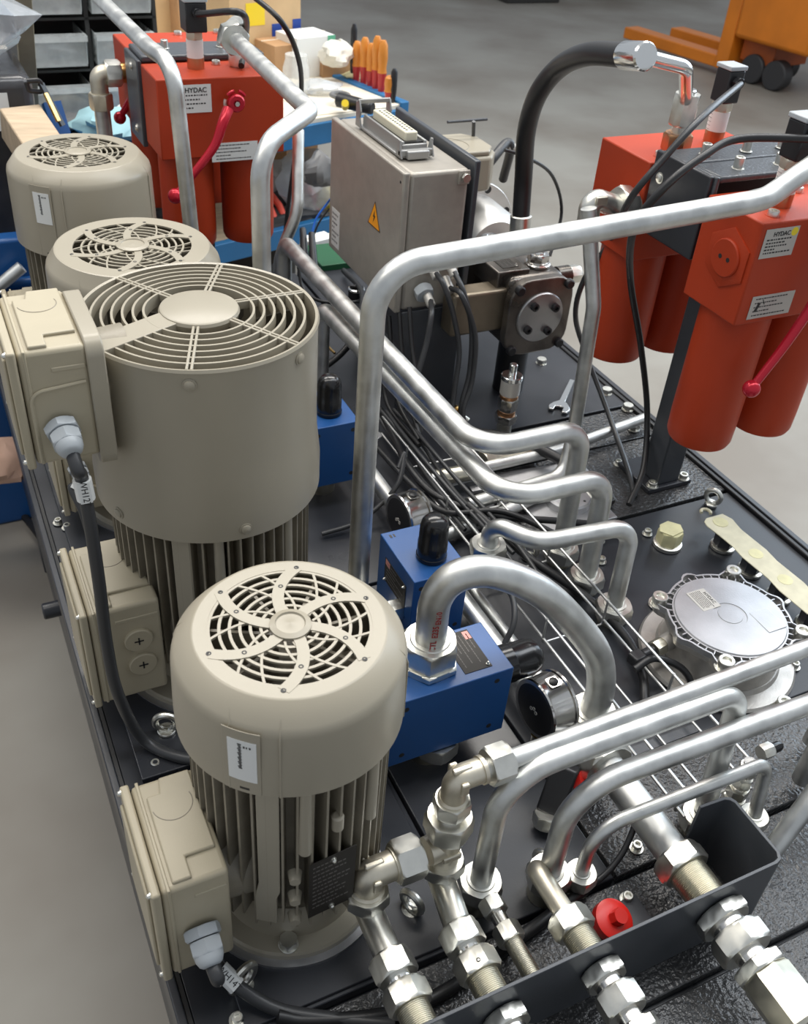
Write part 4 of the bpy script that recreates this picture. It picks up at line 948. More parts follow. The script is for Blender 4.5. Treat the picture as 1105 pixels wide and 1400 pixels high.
part('elbow_body', G().tube(fillet([p-V((.05,0,0)), p-V((.068,0,0)), p-V((.068,0,.05))], .016, 8), .022, 20), 'cast_elbow', t, smooth=60)
part('lower_nut', G().hexn(p-V((.068,0,.045)), p-V((.068,0,.085)), .052), 'cast_elbow', t); part('tube', G().cyl(p-V((.068,0,.08)), p-V((.068,0,.585)), .020, n=20), 'zinc_tube', t)
# connector cables
cable('black cable looping from the connector on the back left filter', [ic, at(330, 18, .80), at(336, 50, .70), at(330, 90, .66)], .0075, 'rubber_black')
cable('long black cable arching from the top edge down to the bench side', [at(340, -10, .80), at(385, 30, .76), at(408, 80, .66), at(412, 130, .52), at(405, 200, .36), at(392, 300, .15), at(388, 360, .01)], .0065, 'rubber_black')
cable('black cable from the rear right connector crossing in front of the filter', [ib, at(960, 160, .80), at(905, 220, .74), at(860, 275, .66), at(835, 330, .50), at(800, 380, .40), at(787, 430, .28), at(800, 480, .16), at(830, 560, .06), at(858, 640, .02), at(868, 680, .01)], .0062, 'cable_grey')
cable('black cable from the nearest right connector hanging down beside the post', [ia, at(1010, 190, .80), at(960, 215, .78), at(910, 255, .74), at(868, 310, .66), at(862, 380, .50), at(876, 470, .33), at(885, 560, .16), at(880, 640, .06), at(860, 690, .02)], .0068, 'rubber_black')
cable('thin black cable behind the thick hose dropping beside the pump', [at(690, 205, .52), at(720, 215, .50), at(755, 240, .42), at(768, 290, .30), at(752, 350, .20)], .0045, 'rubber_black')

# ================================================================ control box on its stand
t = thing('control_box_stand', 'dark painted steel plate stand holding the grey control box', 'stand', (1.083, 2.0, 0))
part('back_plate', G().box((1.076, 1.800, .16), (1.090, 2.21, .592)), 'grey_paint_steel', t, bev=.003)
part('lower_plate', G().box((.925, 1.800, -.001), (1.083, 1.810, .26)), 'grey_paint_steel', t, bev=.002)
part('side_plate', G().box((1.072, 1.812, -.001), (1.083, 2.19, .17)), 'grey_paint_steel', t, bev=.002)
bx0, bx1, by0, by1, bz0, bz1 = .905, 1.064, 1.797, 2.200, .262, .580
t = thing('control_box', 'grey metal control box with orange voltage triangle on its door', 'electrical box', (.985, 2.0, .26))
part('enclosure', G().box((bx0+.018, by0+.003, bz0+.003), (bx1, by1-.003, bz1-.003)), 'box_grey', t, bev=.008, seg=3)
part('door', G().box((bx0, by0, bz0), (bx0+.0155, by1, bz1)), 'box_grey', t, bev=.004, seg=3)
for z_ in (bz1-.012,): dark_hole((bx0-.0001, by0+.014, z_-.010), (-1,0,0), t, .003)
tri = V((bx0-.0002, 1.93, .44))
w_ = part('warning_sign', G().poly([(-.034, -.026), (.034, -.026), (0, .034)], tri, (0,-1,0), (0,0,1), .0006), 'print_black', t, label='orange lightning warning triangle', smooth=0)
part('sign_field', G().poly([(-.030, -.0235), (.030, -.0235), (0, .0300)], tri-V((.0006,0,0)), (0,-1,0), (0,0,1), .0003), 'warn_orange', w_, smooth=0)
part('lightning_bolt', G().poly([(.002, .014), (-.006, -.002), (-.001, -.002), (-.005, -.016), (.0065, .002), (.001, .002)], tri-V((.0010,0,0)), (0,-1,0), (0,0,1), .0003), 'print_black', w_, smooth=0)
sticker(t, V((bx0-.0001, 2.155, .325)), (0,-1,0), (0,0,1), .050, .095, 'label_white', None, 9, 7, 'white side label')
q = V((bx1-.02, by0+.02, bz1)); part('corner_fixing', G().box((bx1-.028, by0-.002, bz1-.034), (bx1-.001, by0+.004, bz1-.004)), 'box_grey', t, bev=.002); g = G().hexn((bx1-.014, by0-.003, bz1-.018), (bx1-.014, by0-.012, bz1-.018), .018); g2 = part('fixing_screw', g, 'zinc_nut', t)
# industrial connector housing on the box
X0, X1, Y0_, Y1_ = .945, 1.005, 1.885, 2.115; Z0 = bz1
t = thing('connector_housing', 'open grey multi-pin connector housing on top of the control box', 'connector', (.975, 2.0, Z0))
part('housing_base', G().box((X0-.008, Y0_, Z0), (X1+.008, Y1_, Z0+.006)), 'connector_alu', t, bev=.002)
for x_ in (X0, X1-.006): part('housing_wall', G().box((x_, Y0_+.012, Z0+.004), (x_+.006, Y1_-.012, Z0+.032)), 'connector_alu', t, bev=.002)
for y_ in (Y0_+.008, Y1_-.016): part('housing_wall', G().box((X0, y_, Z0+.004), (X1, y_+.008, Z0+.026)), 'connector_alu', t, bev=.002)
ins = part('contact_insert', G().box((X0+.015, Y0_+.028, Z0+.008), (X1-.015, Y1_-.028, Z0+.046)), 'insert_cream', t, bev=.003)
part('gasket', G().box((X0+.007, Y0_+.018, Z0+.010), (X1-.007, Y1_-.018, Z0+.028)), 'rubber_black', t)
for k in range(13):
    for s in (-.008, .004): part('contact_slot', G().box((.975+s, Y0_+.040+k*.0118, Z0+.0455), (.975+s+.005, Y0_+.0455+k*.0118, Z0+.0465)), 'print_black', ins, smooth=0)
for y_, zt in ((Y0_+.004, .036), (Y1_-.004, .052)):
    for x_ in (X0-.010, X1+.006):
        g = G().poly([(-.016, .0), (.016, 0), (.014, .022), (.016, zt), (-.002, zt+.006), (-.012, zt*.7), (-.006, .022)] if y_ > 2 else [(-.014, 0), (.018, 0), (.012, .020), (.006, zt), (-.002, zt), (-.004, .02)], (x_, y_, Z0+.002), (0,1,0), (0,0,1), .004); part('locking_lever', g, 'connector_alu', t, bev=.001)
    part('lever_bridge', G().box((X0-.01, y_-.007 if y_ < 2 else y_-.002, Z0+.004 if y_ < 2 else Z0+.052), (X1+.01, y_+.005, Z0+.018 if y_ < 2 else Z0+.062)), 'connector_alu', t, bev=.002)
screw((X0-.003, Y0_+.006, Z0+.006), (0,0,1), t, .006); part('front_latch', G().box((X0+.004, Y0_-.014, Z0+.0), (X1-.004, Y0_+.002, Z0+.018)), 'connector_alu', t, bev=.003)
# glands under the box and the bundle of cables
t = thing('gland_plate', 'group of grey cable glands under the control box', 'cable glands', (1.0, 1.79, .28))
gl = [(582, 385), (603, 375), (592, 400), (619, 372), (577, 415)]
q = ay_(577, 395, 1.797); part('large_gland', G().hexn(q, q+V((0,-.02,-.008)), .040), 'gland_grey', t)
ends = []
for k, (u, v) in enumerate(((596, 370), (621, 368), (616, 390), (589, 408))):
    q = ay_(u, v, 1.770-.004*k); part('gland', G().cyl(q+V((0,.03,.006)), q+V((.001,-.006,-.016)), .0105, n=16, ch=.002), 'label_silver', t); ends.append(q)
paths = [[(607, 390), (620, 430), (628, 480), (622, 530), (618, 565), (622, 580)], [(634, 400), (645, 450), (642, 510), (632, 550), (630, 585)], [(632, 405), (650, 460), (646, 520), (634, 560), (636, 590)], [(590, 430), (583, 470), (572, 510), (566, 550), (575, 590)]]
for k, (q, ps) in enumerate(zip(ends, paths)):
    zz = (.24, .18, .12, .06, .02, .01)
    pts = [q+V((0,-.002,-.006))] + [ay_(u, v, 1.735-.012*k-.02*j) for j, (u, v) in enumerate(ps)]
    cable(('dark cable from the upper left gland under the control box', 'dark cable from the upper right gland under the control box', 'dark cable from the gland between the two upper ones', 'short dark cable curving from the big gland under the control box')[k], pts, .0062, 'cable_grey', 'cables hanging from the control box')
for k in range(4):
    a = ax_(560-14*k, 420+6*k, .93-.01*k); pts = [a, a+V((-.01,-.05,-.08)), a+V((-.02,-.12,-.16)), V((.90-.01*k, 1.62-.02*k, .06))]
    cable(('black wire dropping right beside the box corner behind the diagonal pipes', 'second black wire from the box corner behind the diagonal pipes', 'third black wire from the box corner behind the diagonal pipes', 'leftmost black wire dropping behind the diagonal pipes')[k], pts, .0055, 'rubber_black', 'black wires behind the long diagonal pipes')
part('wire_label', G().box(tuple(ax_(559, 470, .90)-V((.004,.004,.012))), tuple(ax_(559, 458, .90)+V((.004,.004,.012)))), 'label_white', None) if False else None
# clutter on the tank left of the box
cable('thick black cable crossing the tank behind the tall motor', [at(440, 505, .03), at(470, 480, .06), at(488, 450, .08), at(495, 400, .05), at(470, 370, .02)], .0085, 'rubber_black')
cable('black cable lying on the tank behind the capped valve', [at(445, 385, .02), at(470, 420, .02), at(500, 440, .02), at(520, 470, .02)], .006, 'rubber_black')
cable('black cable coil by the green circuit board', [at(408, 365, .08), at(415, 395, .03), at(440, 412, .02), at(490, 412, .02), at(515, 395, .02)], .005, 'rubber_black')
cable('thin yellow wire lying on the tank behind the tall motor', [at(442, 462, .02), at(450, 475, .02), at(458, 483, .02)], .0035, 'brass')
t = thing('rotary_knob', 'small chrome rotary knob beside the control box foot', 'knob', at(487, 405, 0)); p = at(487, 408, 0)
part('knob_base', G().cyl(p, p+V((0,0,.03)), .024, n=28, ch=.003), 'plastic_black', t); part('knob_ring', G().torus(p+V((0,0,.03)), (0,0,1), .021, .004, 28, 8), 'chrome', t); part('knob_grip', G().bar(p+V((-.018,.01,.035)), p+V((.018,-.01,.035)), .010, .012), 'plastic_black', t, bev=.002)
solo('circuit_board', G().box(tuple(at(440, 372, .0)), tuple(at(440, 372, .0)+V((.16, .16, .02)))), 'green_board', 'dark green box on the tank behind the diagonal pipes', 'board', bev=.002)
solo('metal_strip', G().bar(at(450, 560, .03), at(520, 600, .03), .03, .008), 'aluminium', 'flat metal strip behind the far capped blue block', 'strip', bev=.001)
g = G()
q = at(440, 575, .05)
cable('black cable running over the tank beside the wire tray start', [at(520, 560, .05), at(540, 600, .05), at(560, 640, .06), at(600, 680, .05), at(680, 705, .05), at(760, 712, .04), at(850, 720, .02)], .0075, 'rubber_black')
cable('second black cable beside the wire tray start', [at(505, 600, .05), at(560, 660, .05), at(610, 700, .05), at(690, 700, .06), at(790, 745, .03)], .0065, 'rubber_black')

# ================================================================ pump group
px, pz = 1.238, .250
def PV(y, dx=0, dz=0): return V((px+dx, y, pz+dz))
t = thing('vane_pump', 'dark cast iron pump with a round bolted end cover facing the camera', 'pump', (px, 1.7, pz)); PUMP = t
part('end_cover', G().lathe([(.054, -.012), (.054, 0), (.052, .0025), (.0001, .0025)], PV(1.700), (0,-1,0), 48), 'pump_cover', t)
part('cover_rim', G().lathe([(.061, -.030), (.061, -.010), (.057, -.006), (.052, -.006)], PV(1.700), (0,-1,0), 48), 'pump_iron', t)
for a_ in (.6, 2.2, 3.75, 5.3): q = PV(1.697)+V((math.cos(a_), 0, math.sin(a_)))*.036; part('cover_bolt', G().lathe([(.0085, 0), (.0085, .008), (.007, .009), (.004, .009), (.0035, .004), (.0001, .004)], q, (0,-1,0), 20), 'plastic_black', t)
g = G().poly([(p_[0], p_[1]) for p_ in rounded(.150, .165, .045)], PV(1.725), (1,0,0), (0,0,1), .022); part('square_flange', g, 'pump_iron', t, bev=.003)
for dx, dz in ((-.058, -.066), (.058, -.066), (-.058, .066), (.058, .066)): q = PV(1.703, dx, dz); part('flange_bolt', G().cyl(q+V((0,.004,0)), q+V((0,-.010,0)), .010, n=20, ch=.002), 'plastic_black', t)
part('pump_body', G().box((px-.066, 1.725, pz-.07), (px+.066, 1.90, pz+.078)), 'pump_iron', t, bev=.016, seg=4)
part('control_block', G().box((px-.085, 1.745, pz+.045), (px-.010, 1.84, pz+.088)), 'pump_iron', t, bev=.003)
data_plate(V((px-.048, 1.79, pz+.0882)), (0, -1, 0), (1, 0, 0), .06, .036, t, 4)
part('side_block', G().box((px-.185, 1.735, pz-.035), (px-.060, 1.783, pz+.055)), 'pump_bronze', t, bev=.006, seg=3)
part('rear_block', G().box((px-.12, 1.86, pz+.0), (px+.05, 1.96, pz+.075)), 'pump_iron', t, bev=.008)
for dx, y_, r_ in ((.025, 1.775, .027), (-.028, 1.875, .032)):
    q = V((px+dx, y_, pz+.078)); part('port_collar', G().cyl(q, q+V((0,0,.008)), r_, n=28, ch=.002), 'stainless', t); part('port_plug', G().hexn(q+V((0,0,.008)), q+V((0,0,.026)), r_*1.45), 'stainless', t); part('plug_ring', G().torus(q+V((0,0,.027)), (0,0,1), r_*.4, .002, 18, 6), 'stainless', t)
for k in range(2):
    q = V((px+.066, 1.76+.03*k, pz+.055-.05*k)); part('side_port', G().cyl(q, q+V((.03,0,0)), .020, n=20), 'pump_iron', t); part('side_nut', G().hexn(q+V((.03,0,0)), q+V((.055,0,0)), .034), 'zinc_nut', t)
part('suction_neck', G().cyl(PV(1.79, .01, -.07), (px+.01, 1.79, .02), .034, n=32), 'plastic_black', t)
PUMP.scale = (1.15, 1.15, 1.15)
t = thing('bell_housing', 'shiny white-metal bell housing flange behind the pump', 'flange', (px, 2.1, .1))
q = V((1.262, 2.03, .300)); Yd = (0, 1, 0)
part('bell', G().lathe([(.075, -.06), (.095, -.02), (.098, .07), (.098, .08)], q, Yd, 48), 'bright_cast', t, smooth=60)
fl = part('motor_flange', G().lathe([(.10, .075), (.128, .075), (.130, .078), (.130, .092), (.10, .094)], q, Yd, 64), 'bright_cast', t)
for a_ in (1.9, 1.2, .4, 2.7): dark_hole(q+V((.113*math.cos(a_), .0745, .113*math.sin(a_))), (0,-1,0), fl, .010)
t = thing('electric_motor', 'horizontal beige motor behind the control box, only its terminal box top showing', 'electric motor', (1.25, 2.4, .1))
part('motor_body', G().cyl((1.262, 2.125, .30), (1.262, 2.52, .30), .11, n=40, ch=.01), 'motor_cast', t)
q = at(628, 205, .53)+V((-.02,.02,0))
tb = part('terminal_box', G().poly([(-.085, -.07), (.085, -.07), (.115, -.03), (.115, .05), (.08, .085), (-.085, .085)], (q.x, q.y, .44), (1,0,0), (0,1,0), .085), 'motor_paint', t, bev=.008, seg=3)
part('lid', G().poly([(-.08, -.062), (.08, -.062), (.105, -.028), (.105, .045), (.075, .078), (-.08, .078)], (q.x, q.y, .525), (1,0,0), (0,1,0), .012), 'motor_paint', tb, bev=.004)
g = G().torus((q.x, q.y, .5372), (0,0,1), .05, .0008, 30, 6); part('round_pad', g, 'motor_cast', tb)
part('lid_boss', G().cyl((q.x-.01, q.y-.085, .455), (q.x-.01, q.y-.085, .52), .012, n=16, ch=.002), 'motor_paint', tb)
solo('t_handle', G().cyl(at(645, 262, .38), at(648, 166, .575), .0045, n=10).cyl(at(612, 167, .575), at(666, 163, .575), .0035, n=10), 'grey_paint_steel', 'thin T-shaped hex key sticking up behind the control box', 'hex key')
t = thing('motor_cable', 'dark cable looping out of the horizontal motor with a silver sleeve', 'cable', at(650, 240, .44)); pts = [at(648, 245, .42), at(670, 222, .47), at(692, 196, .50), at(698, 205, .48), at(688, 245, .38)]
part('cable_sheath', G().tube(spline(pts, 8), .012, 14), 'cable_grey', t, smooth=60); q = at(694, 201, .49); part('sleeve', G().cyl(q, q+V((.035, .0, -.005)), .010, n=18), 'label_silver', t)
# pump feet and things on the far plate
t = thing('support_column', 'round dark zinc support column under the pump side block', 'column', at(690, 530, 0)); p = at(690, 530, 0)
part('column', G().cyl(p, p+V((0,0,.20)), .022, n=24), 'zinc_tube', t); part('column_foot', G().cyl(p, p+V((0,0,.012)), .032, n=24, ch=.002), 'plastic_black', t)
p = at(688, 592, 0); t = thing('pressure_sensor', 'silver cylindrical pressure sensor standing in front of the pump', 'sensor', p)
L = 0
for nm, kind, h_, r_, m_ in (('base_stub','c',.034,.018,'zinc_nut'), ('lower_hexagon','h',.022,.046,'stainless'), ('middle_ring','c',.012,.021,'copper_ring'), ('upper_hexagon','h',.032,.042,'stainless'), ('seal_ring','c',.010,.022,'copper_ring'), ('sensor_body','c',.038,.0235,'label_silver'), ('sensor_cap','c',.012,.0248,'chrome'), ('connector_neck','c',.028,.009,'chrome')):
    a = p+V((0,0,L)); b = p+V((0,0,L+h_)); part(nm, G().cyl(a, b, r_, n=28, ch=.0015) if kind == 'c' else G().hexn(a, b, r_), m_, t); L += h_
# open-end wrench on the plate
a, b = at(766, 556, .006), at(792, 500, .006); d = (b-a).normalized(); s = V((-d.y, d.x, 0))
jaw = [(-.030, -.010), (-.030, -.022), (-.012, -.027), (.006, -.020), (.022, -.008), (.14, -.007), (.14, .007), (.022, .008), (.006, .020), (-.012, .027), (-.028, .024), (-.028, .012), (-.010, .011), (-.006, .0), (-.010, -.010)]
solo('open_end_wrench', G().poly(jaw, a, d, s, .006), 'chrome', 'chrome open-end wrench lying on the plate beside the pump', 'wrench', bev=.0015)
# brass spring-like fitting
t = thing('brass_fitting', 'small ribbed brass quick fitting in front of the control box stand', 'pipe fitting', at(622, 565, .02)); a, b = at(614, 556, .05), at(640, 575, .02); d = (b-a).normalized(); L = (b-a).length
for k in range(4): part('brass_ring', G().cyl(a+d*L*k*.2, a+d*L*(k*.2+.13), .016-.001*k, n=20, ch=.002), 'brass', t)
part('plug', G().cyl(a+d*L*.75, b, .007, n=16), 'zinc_nut', t)
# small elbows beneath the S pipes
t = thing('elbow_fitting', 'low zinc elbow with reddish nut under the upper diagonal pipe', 'pipe fitting', at(690, 625, .02), 'cast elbow fittings'); q = at(660, 632, .03)
part('union_nut', G().hexn(q, q+V((.035,.006,0)), .045), 'zinc_yellow', t); part('elbow_body', G().tube([q+V((.03,.005,0)), q+V((.08,.012,0)), q+V((.12,.012,0))], .018, 20), 'cast_elbow', t, smooth=60); part('copper_nut', G().hexn(q+V((.12,.012,0)), q+V((.15,.012,0)), .044), 'copper_ring', t)
for (u, v, lab) in ((600, 712, 'stubby light cap lying under the lower diagonal pipe, nearer one'), (638, 745, 'stubby light cap lying beside the wire tray, farther one')):
    pass
p = at(648, 690, 0); solo('short_tube', G().cyl(at(590, 655, .03), at(650, 645, .03), .020, n=24, ch=.002), 'zinc_yellow', 'short wide pale tube end under the lower diagonal pipe', 'tube')
# cast nut left of the capped blue block
t = thing('side_fitting', 'zinc fitting on the left side of the capped blue block', 'pipe fitting', (.56, 1.07, .10)); q = V((.584, 1.060, .105))
part('hexagon', G().hexn(q, q-V((.022,0,0)), .036), 'zinc_nut', t); part('neck', G().cyl(q-V((.02,0,0)), q-V((.034,0,0)), .012), 'stainless', t); part('union_nut', G().hexn(q-V((.032,0,0)), q-V((.055,0,0)), .038, .1), 'zinc_nut', t)
# dark plastic block behind the thick straight pipe
t = thing('hand_valve', 'dark lever valve with a red insert below the looping front pipes', 'valve', at(770, 1100, 0)); p = at(762, 1090, .06)
part('valve_body', G().bar(at(752, 1110, .02), at(776, 1045, .09), .040, .030), 'plastic_black', t, bev=.004); part('red_insert', G().cyl(at(788, 1070, .06), at(800, 1066, .07), .016, n=20), 'red_plastic', t); part('valve_nut', G().hexn(at(745, 1128, .01), at(748, 1112, .03), .035), 'zinc_nut', t)

# ================================================================ workshop behind the tank
def mpp(p): return (EYE - V(p)).dot(AY*0 + (ROT @ V((0,0,1))))/FPX      # metres per picture pixel at a point
BZ = .15
A0, A1_ = V((.15, 3.26, 0)), V((1.86, 3.73, 0)); bd = (A1_-A0).normalized(); bn = V((-bd.y, bd.x, 0))
def BP(s, d, z): p = A0 + bd*s + bn*d; return V((p.x, p.y, z))
L_ = (A1_-A0).length
def bbox(s0, s1, d0, d1, z0, z1):
    m = Matrix(((bd.x, bn.x, 0, A0.x), (bd.y, bn.y, 0, A0.y), (0, 0, 1, 0), (0, 0, 0, 1))); return G().box((s0, d0, z0), (s1, d1, z1), m)
t = thing('workbench', 'long blue framed workbench with white top behind the machine', 'workbench', BP(L_/2, .5, FZ))
part('bench_top', bbox(.30, L_, 0, 1.5, BZ-.02, BZ), 'paper', t, bev=.003)
part('front_rail', bbox(.30, L_, -.012, .03, BZ-.10, BZ-.018), 'blue_bench', t, bev=.004); part('side_rail', bbox(L_-.03, L_+.012, -.012, 1.5, BZ-.08, BZ+.010), 'blue_bench', t, bev=.004)
part('bench_mat', bbox(.31, .95, .0, 1.3, BZ, BZ+.004), 'blue_bench', t)
part('shelf', bbox(.30, L_-.04, .02, 1.2, -.32, -.30), 'wood', t); part('shelf_rail', bbox(.30, L_-.03, -.005, .03, -.34, -.26), 'blue_bench', t, bev=.003)
for s in (.32, L_-.06): part('leg', bbox(s, s+.06, .0, .06, FZ, BZ-.02), 'blue_bench', t, bev=.003)
for s in (.32, L_-.06): part('leg', bbox(s, s+.06, 1.40, 1.46, FZ, BZ-.02), 'blue_bench', t, bev=.003)

def crumple(c, sx, sy, sz, seed, n=18):
    rd = random.Random(seed); g = G(); rs = []; m = 9; ph = [rd.uniform(0, 6.3) for _ in range(8)]
    for i in range(1, m):
        a = math.pi*i/m; ring = []
        for k in range(n):
            b = 2*math.pi*k/n; q = 1 + .16*math.sin(3*b+ph[0]+i) + .10*math.sin(5*b+ph[1]-i*1.7) + rd.uniform(-.10, .10)
            ring.append(V(c) + V((math.sin(a)*math.cos(b)*sx*q, math.sin(a)*math.sin(b)*sy*q, (1-math.cos(a))*sz*.5*(1+.15*math.sin(2*b+ph[2])))))
        rs.append(ring)
    return g.rings(rs)
def carton(u, v, z, w_, d_, h, m, label, name='cardboard_box', tape=None, yaw=.26, grp=None):
    c = at(u, v, z); mt = Matrix.Translation(c) @ Matrix.Rotation(yaw, 4, 'Z')
    t = thing(name, label, 'box', c, grp); part('carton', G().box((-w_/2, 0, 0), (w_/2, d_, h), mt), m, t, bev=.002)
    part('flap_seam', G().box((-w_/2-.001, d_*.5-.003, h-.0005), (w_/2+.001, d_*.5+.003, h+.0015), mt), 'paper', t)
    if tape:
        for (a, b, cc, dd, mm) in tape: part('tape_patch', G().box((a*w_, -.0015, b*h), (cc*w_, .001, dd*h), mt), mm, t)
    return t
# drawer rack on the left part of the bench
C0 = at(52, 178, BZ); t = thing('storage_rack', 'dark rack of clear plastic drawers on the bench at the far left', 'storage rack', C0)
RW, RH, RD = .225, .165, .24
rot = Matrix.Translation(C0+V((0, .08, 0))) @ Matrix.Rotation(.02, 4, 'Z')
part('rack_back', G().box((-.02, RD, 0), (RW*2+.04, RD+.02, RH*4+.04), rot), 'bin_dark', t)
for k in range(3): part('rack_wall', G().box((-.018+k*(RW+.010), 0, 0), (-.004+k*(RW+.010), RD, RH*4+.04), rot), 'bin_dark', t)
for r in range(5): part('rack_shelf', G().box((-.018, .0, r*RH), (RW*2+.016, RD, r*RH+.008), rot), 'bin_dark', t)
rd = random.Random(3)
for r in range(4):
    for k in range(2):
        x0 = k*(RW+.010)+.004; z0 = r*RH+.022; g = G()
        g.poly([(0, .01), (.02, 0), (.19, 0), (.19, .105), (-.025, .105)], rot @ V((x0+.004, -.03, z0)), rot.to_3x3() @ V((0,1,0)), V((0,0,1)), -.003)
        g.poly([(0, .01), (.02, 0), (.19, 0), (.19, .105), (-.025, .105)], rot @ V((x0+RW-.022, -.03, z0)), rot.to_3x3() @ V((0,1,0)), V((0,0,1)), -.003)
        g.box((x0+.002, -.02, z0), (x0+RW-.022, -.017, z0+.095), rot); g.box((x0, -.062, z0+.088), (x0+RW-.020, -.018, z0+.106), rot); g.box((x0+.002, -.02, z0), (x0+RW-.022, .16, z0+.004), rot)
        d = part('drawer', g, 'plastic_clear', t, smooth=0)
        part('drawer_contents', crumple(rot @ V((x0+RW*.45, .06, z0+.006)), RW*.36, .06, .05+.02*rd.random(), r*2+k), ('bin_beige', 'bag_plastic', 'label_silver')[(r+k) % 3], d)
solo('wooden_post', G().bar(at(44, 172, .18), at(26, -60, .75), .05, .03), 'bin_beige', 'dusty beige upright board leaning beside the drawer rack', 'board', bev=.002)
solo('tan_board', G().bar(at(60, 20, .42), at(42, -60, .62), .09, .02), 'cardboard_light', 'tan board edge at the top left beside the plastic sheet', 'board')
# wrapped block and plastic sheet
c = V((.02, 3.05, FZ)); t = thing('wrapped_block', 'big block wrapped in black stretch film at the far left', 'package', c)
part('film_block', G().box((-.75, 2.98, FZ), (.335, 3.32, .50)), 'stretch_film', t, bev=.03, seg=3)
part('paper_label', G().box((.20, 2.978, .36), (.262, 2.981, .46)), 'label_white', t)
solo('plastic_sheet', crumple(V((.08, 3.16, .48)), .26, .20, .30, 5, 22), 'bag_plastic', 'crumpled clear white plastic sheet on the black wrapped block', 'plastic sheet')
t = solo('timber_block', G().bar(ay_(72, 232, 2.72), ay_(28, 165, 2.93), .11, .09), 'wood', 'pale timber block sticking out beside the black wrapped block', 'timber', bev=.004)
solo('hand_saw', G().tube(fillet([ay_(u, v, 2.94) for u, v in ((36, 112), (40, 124), (60, 126), (54, 110), (37, 111))], .008, 4), .007, 8).bar(ay_(56, 114, 2.94), ay_(86, 172, 2.90), .016, .008), 'plastic_black', 'dark tool with an open rectangular grip leaning beside the timber', 'tool')
solo('blue_panel', G().bar(ay_(70, 140, 2.97), ay_(84, 185, 2.93), .05, .02), 'cart_blue', 'dark blue panel strip behind the open-grip tool', 'panel')
solo('yellow_strip', G().bar(ay_(62, 128, 2.92), ay_(80, 166, 2.88), .010, .010), 'brass', 'slim yellowish rod beside the open-grip tool', 'rod')
# blue cart at the far left
c = V((-.15, 2.8, FZ)); t = thing('tool_cart', 'dark blue metal cart at the left edge with a pale tube across', 'cart', V((c.x, c.y, FZ)))
part('cart_panel', G().box((-.5, 2.70, FZ), (.225, 2.76, .16)), 'cart_blue', t, bev=.01)
part('cart_shelf', G().box((-.5, 2.66, -.02), (.235, 2.92, .0)), 'cart_blue', t, bev=.004)
part('cart_rail', G().tube([(-.5, 2.69, .03), (.23, 2.69, .04)], .014, 12), 'cart_blue', t)
part('cart_label', G().box((.06, 2.698, .09), (.13, 2.6995, .13)), 'label_white', t)
solo('steel_tube', G().tube([ay_(-30, 415, 2.655), ay_(30, 365, 2.66)], .017, 16), 'zinc_tube', 'short zinc tube lying on the blue cart at the left edge', 'tube')
carton(38, 352, -.15, .06, .04, .17, 'cardboard', 'narrow brown box standing beside the blue cart')
solo('rag_bundle', crumple(at(2, 655, -.45), .085, .07, .12, 8), 'skin_cloth', 'blurred peach coloured rag beyond the left edge of the tank', 'cloth')
solo('cable_on_floor', G().tube(spline([V((-.6, 1.1, FZ+.012)), at(-20, 690, FZ+.012), at(30, 702, FZ+.012), V((.30, 1.75, FZ+.012)), V((.5, 2.2, FZ+.012))], 8), .012, 10), 'rubber_black', 'thick black cable curving over the floor at the left edge', 'cable')
# things on the bench near the filter
solo('cyan_bag', crumple(at(160, 190, BZ), .13, .10, .10, 4, 20), 'cyan_cloth', 'pale cyan crumpled cloth on the bench beside the left filter', 'cloth')
solo('white_label_bag', crumple(at(190, 185, BZ+.01), .08, .07, .10, 6, 18), 'label_white', 'white plastic bag lying on the cyan cloth', 'bag')
solo('grey_pouch', crumple(at(105, 178, BZ), .10, .06, .05, 14, 18), 'gel_grey', 'flat dark grey pouch under the drawer rack', 'pouch')
carton(215, 250, -.25, .30, .25, .18, 'wood', 'wooden crate edge showing behind the left filter bowls', 'wooden_crate')
solo('dark_fittings', crumple(at(225, 300, -.2), .07, .06, .07, 12, 18), 'wheel_dark', 'dark heap of fittings behind the lever knob', 'fittings')
carton(275, 60, BZ, .22, .20, .22, 'cardboard', 'brown cardboard box at the top behind the left indicator')
carton(215, 60, BZ, .20, .20, .20, 'cardboard_light', 'light brown box behind the top of the upright pipe')
carton(365, 95, BZ, .36, .30, .29, 'cardboard_light', 'kraft box with a yellow square and blue tape on the bench', tape=[(-.28, .62, -.02, .92, 'yellow_plastic'), (.08, .40, .22, .62, 'blue_tape'), (.38, .28, .50, .66, 'blue_tape')])
carton(404, 105, BZ, .21, .20, .13, 'cardboard', 'flat brown carton in front of the kraft box')
t = carton(432, 105, BZ, .20, .16, .16, 'label_white', 'white box with a green taped corner on the bench', 'white_box', tape=[(.30, .8, .5, 1.0, 'green_tape')])
solo('clear_jar', G().lathe([(.05, 0), (.055, .01), (.055, .10), (.045, .13), (.045, .15)], at(405, 128, BZ), (0,0,1), 24), 'plastic_clear', 'clear plastic jar in front of the flat brown carton', 'jar')
solo('clear_bag', crumple(at(440, 128, BZ), .10, .06, .05, 21, 18), 'bag_plastic', 'clear plastic bag with blue parts lying on the bench', 'bag')
carton(462, 105, BZ, .15, .12, .09, 'cardboard', 'small red-brown box under the white cloth', yaw=.1)
solo('white_cloth', crumple(at(459, 92, BZ+.06), .075, .06, .10, 9, 20), 'white_cloth', 'crumpled white cloth on the small red-brown box', 'cloth')
solo('yellow_sponge', crumple(at(485, 108, BZ), .055, .035, .03, 10), 'masking_tape', 'small yellowish sponge beside the screwdrivers', 'sponge')
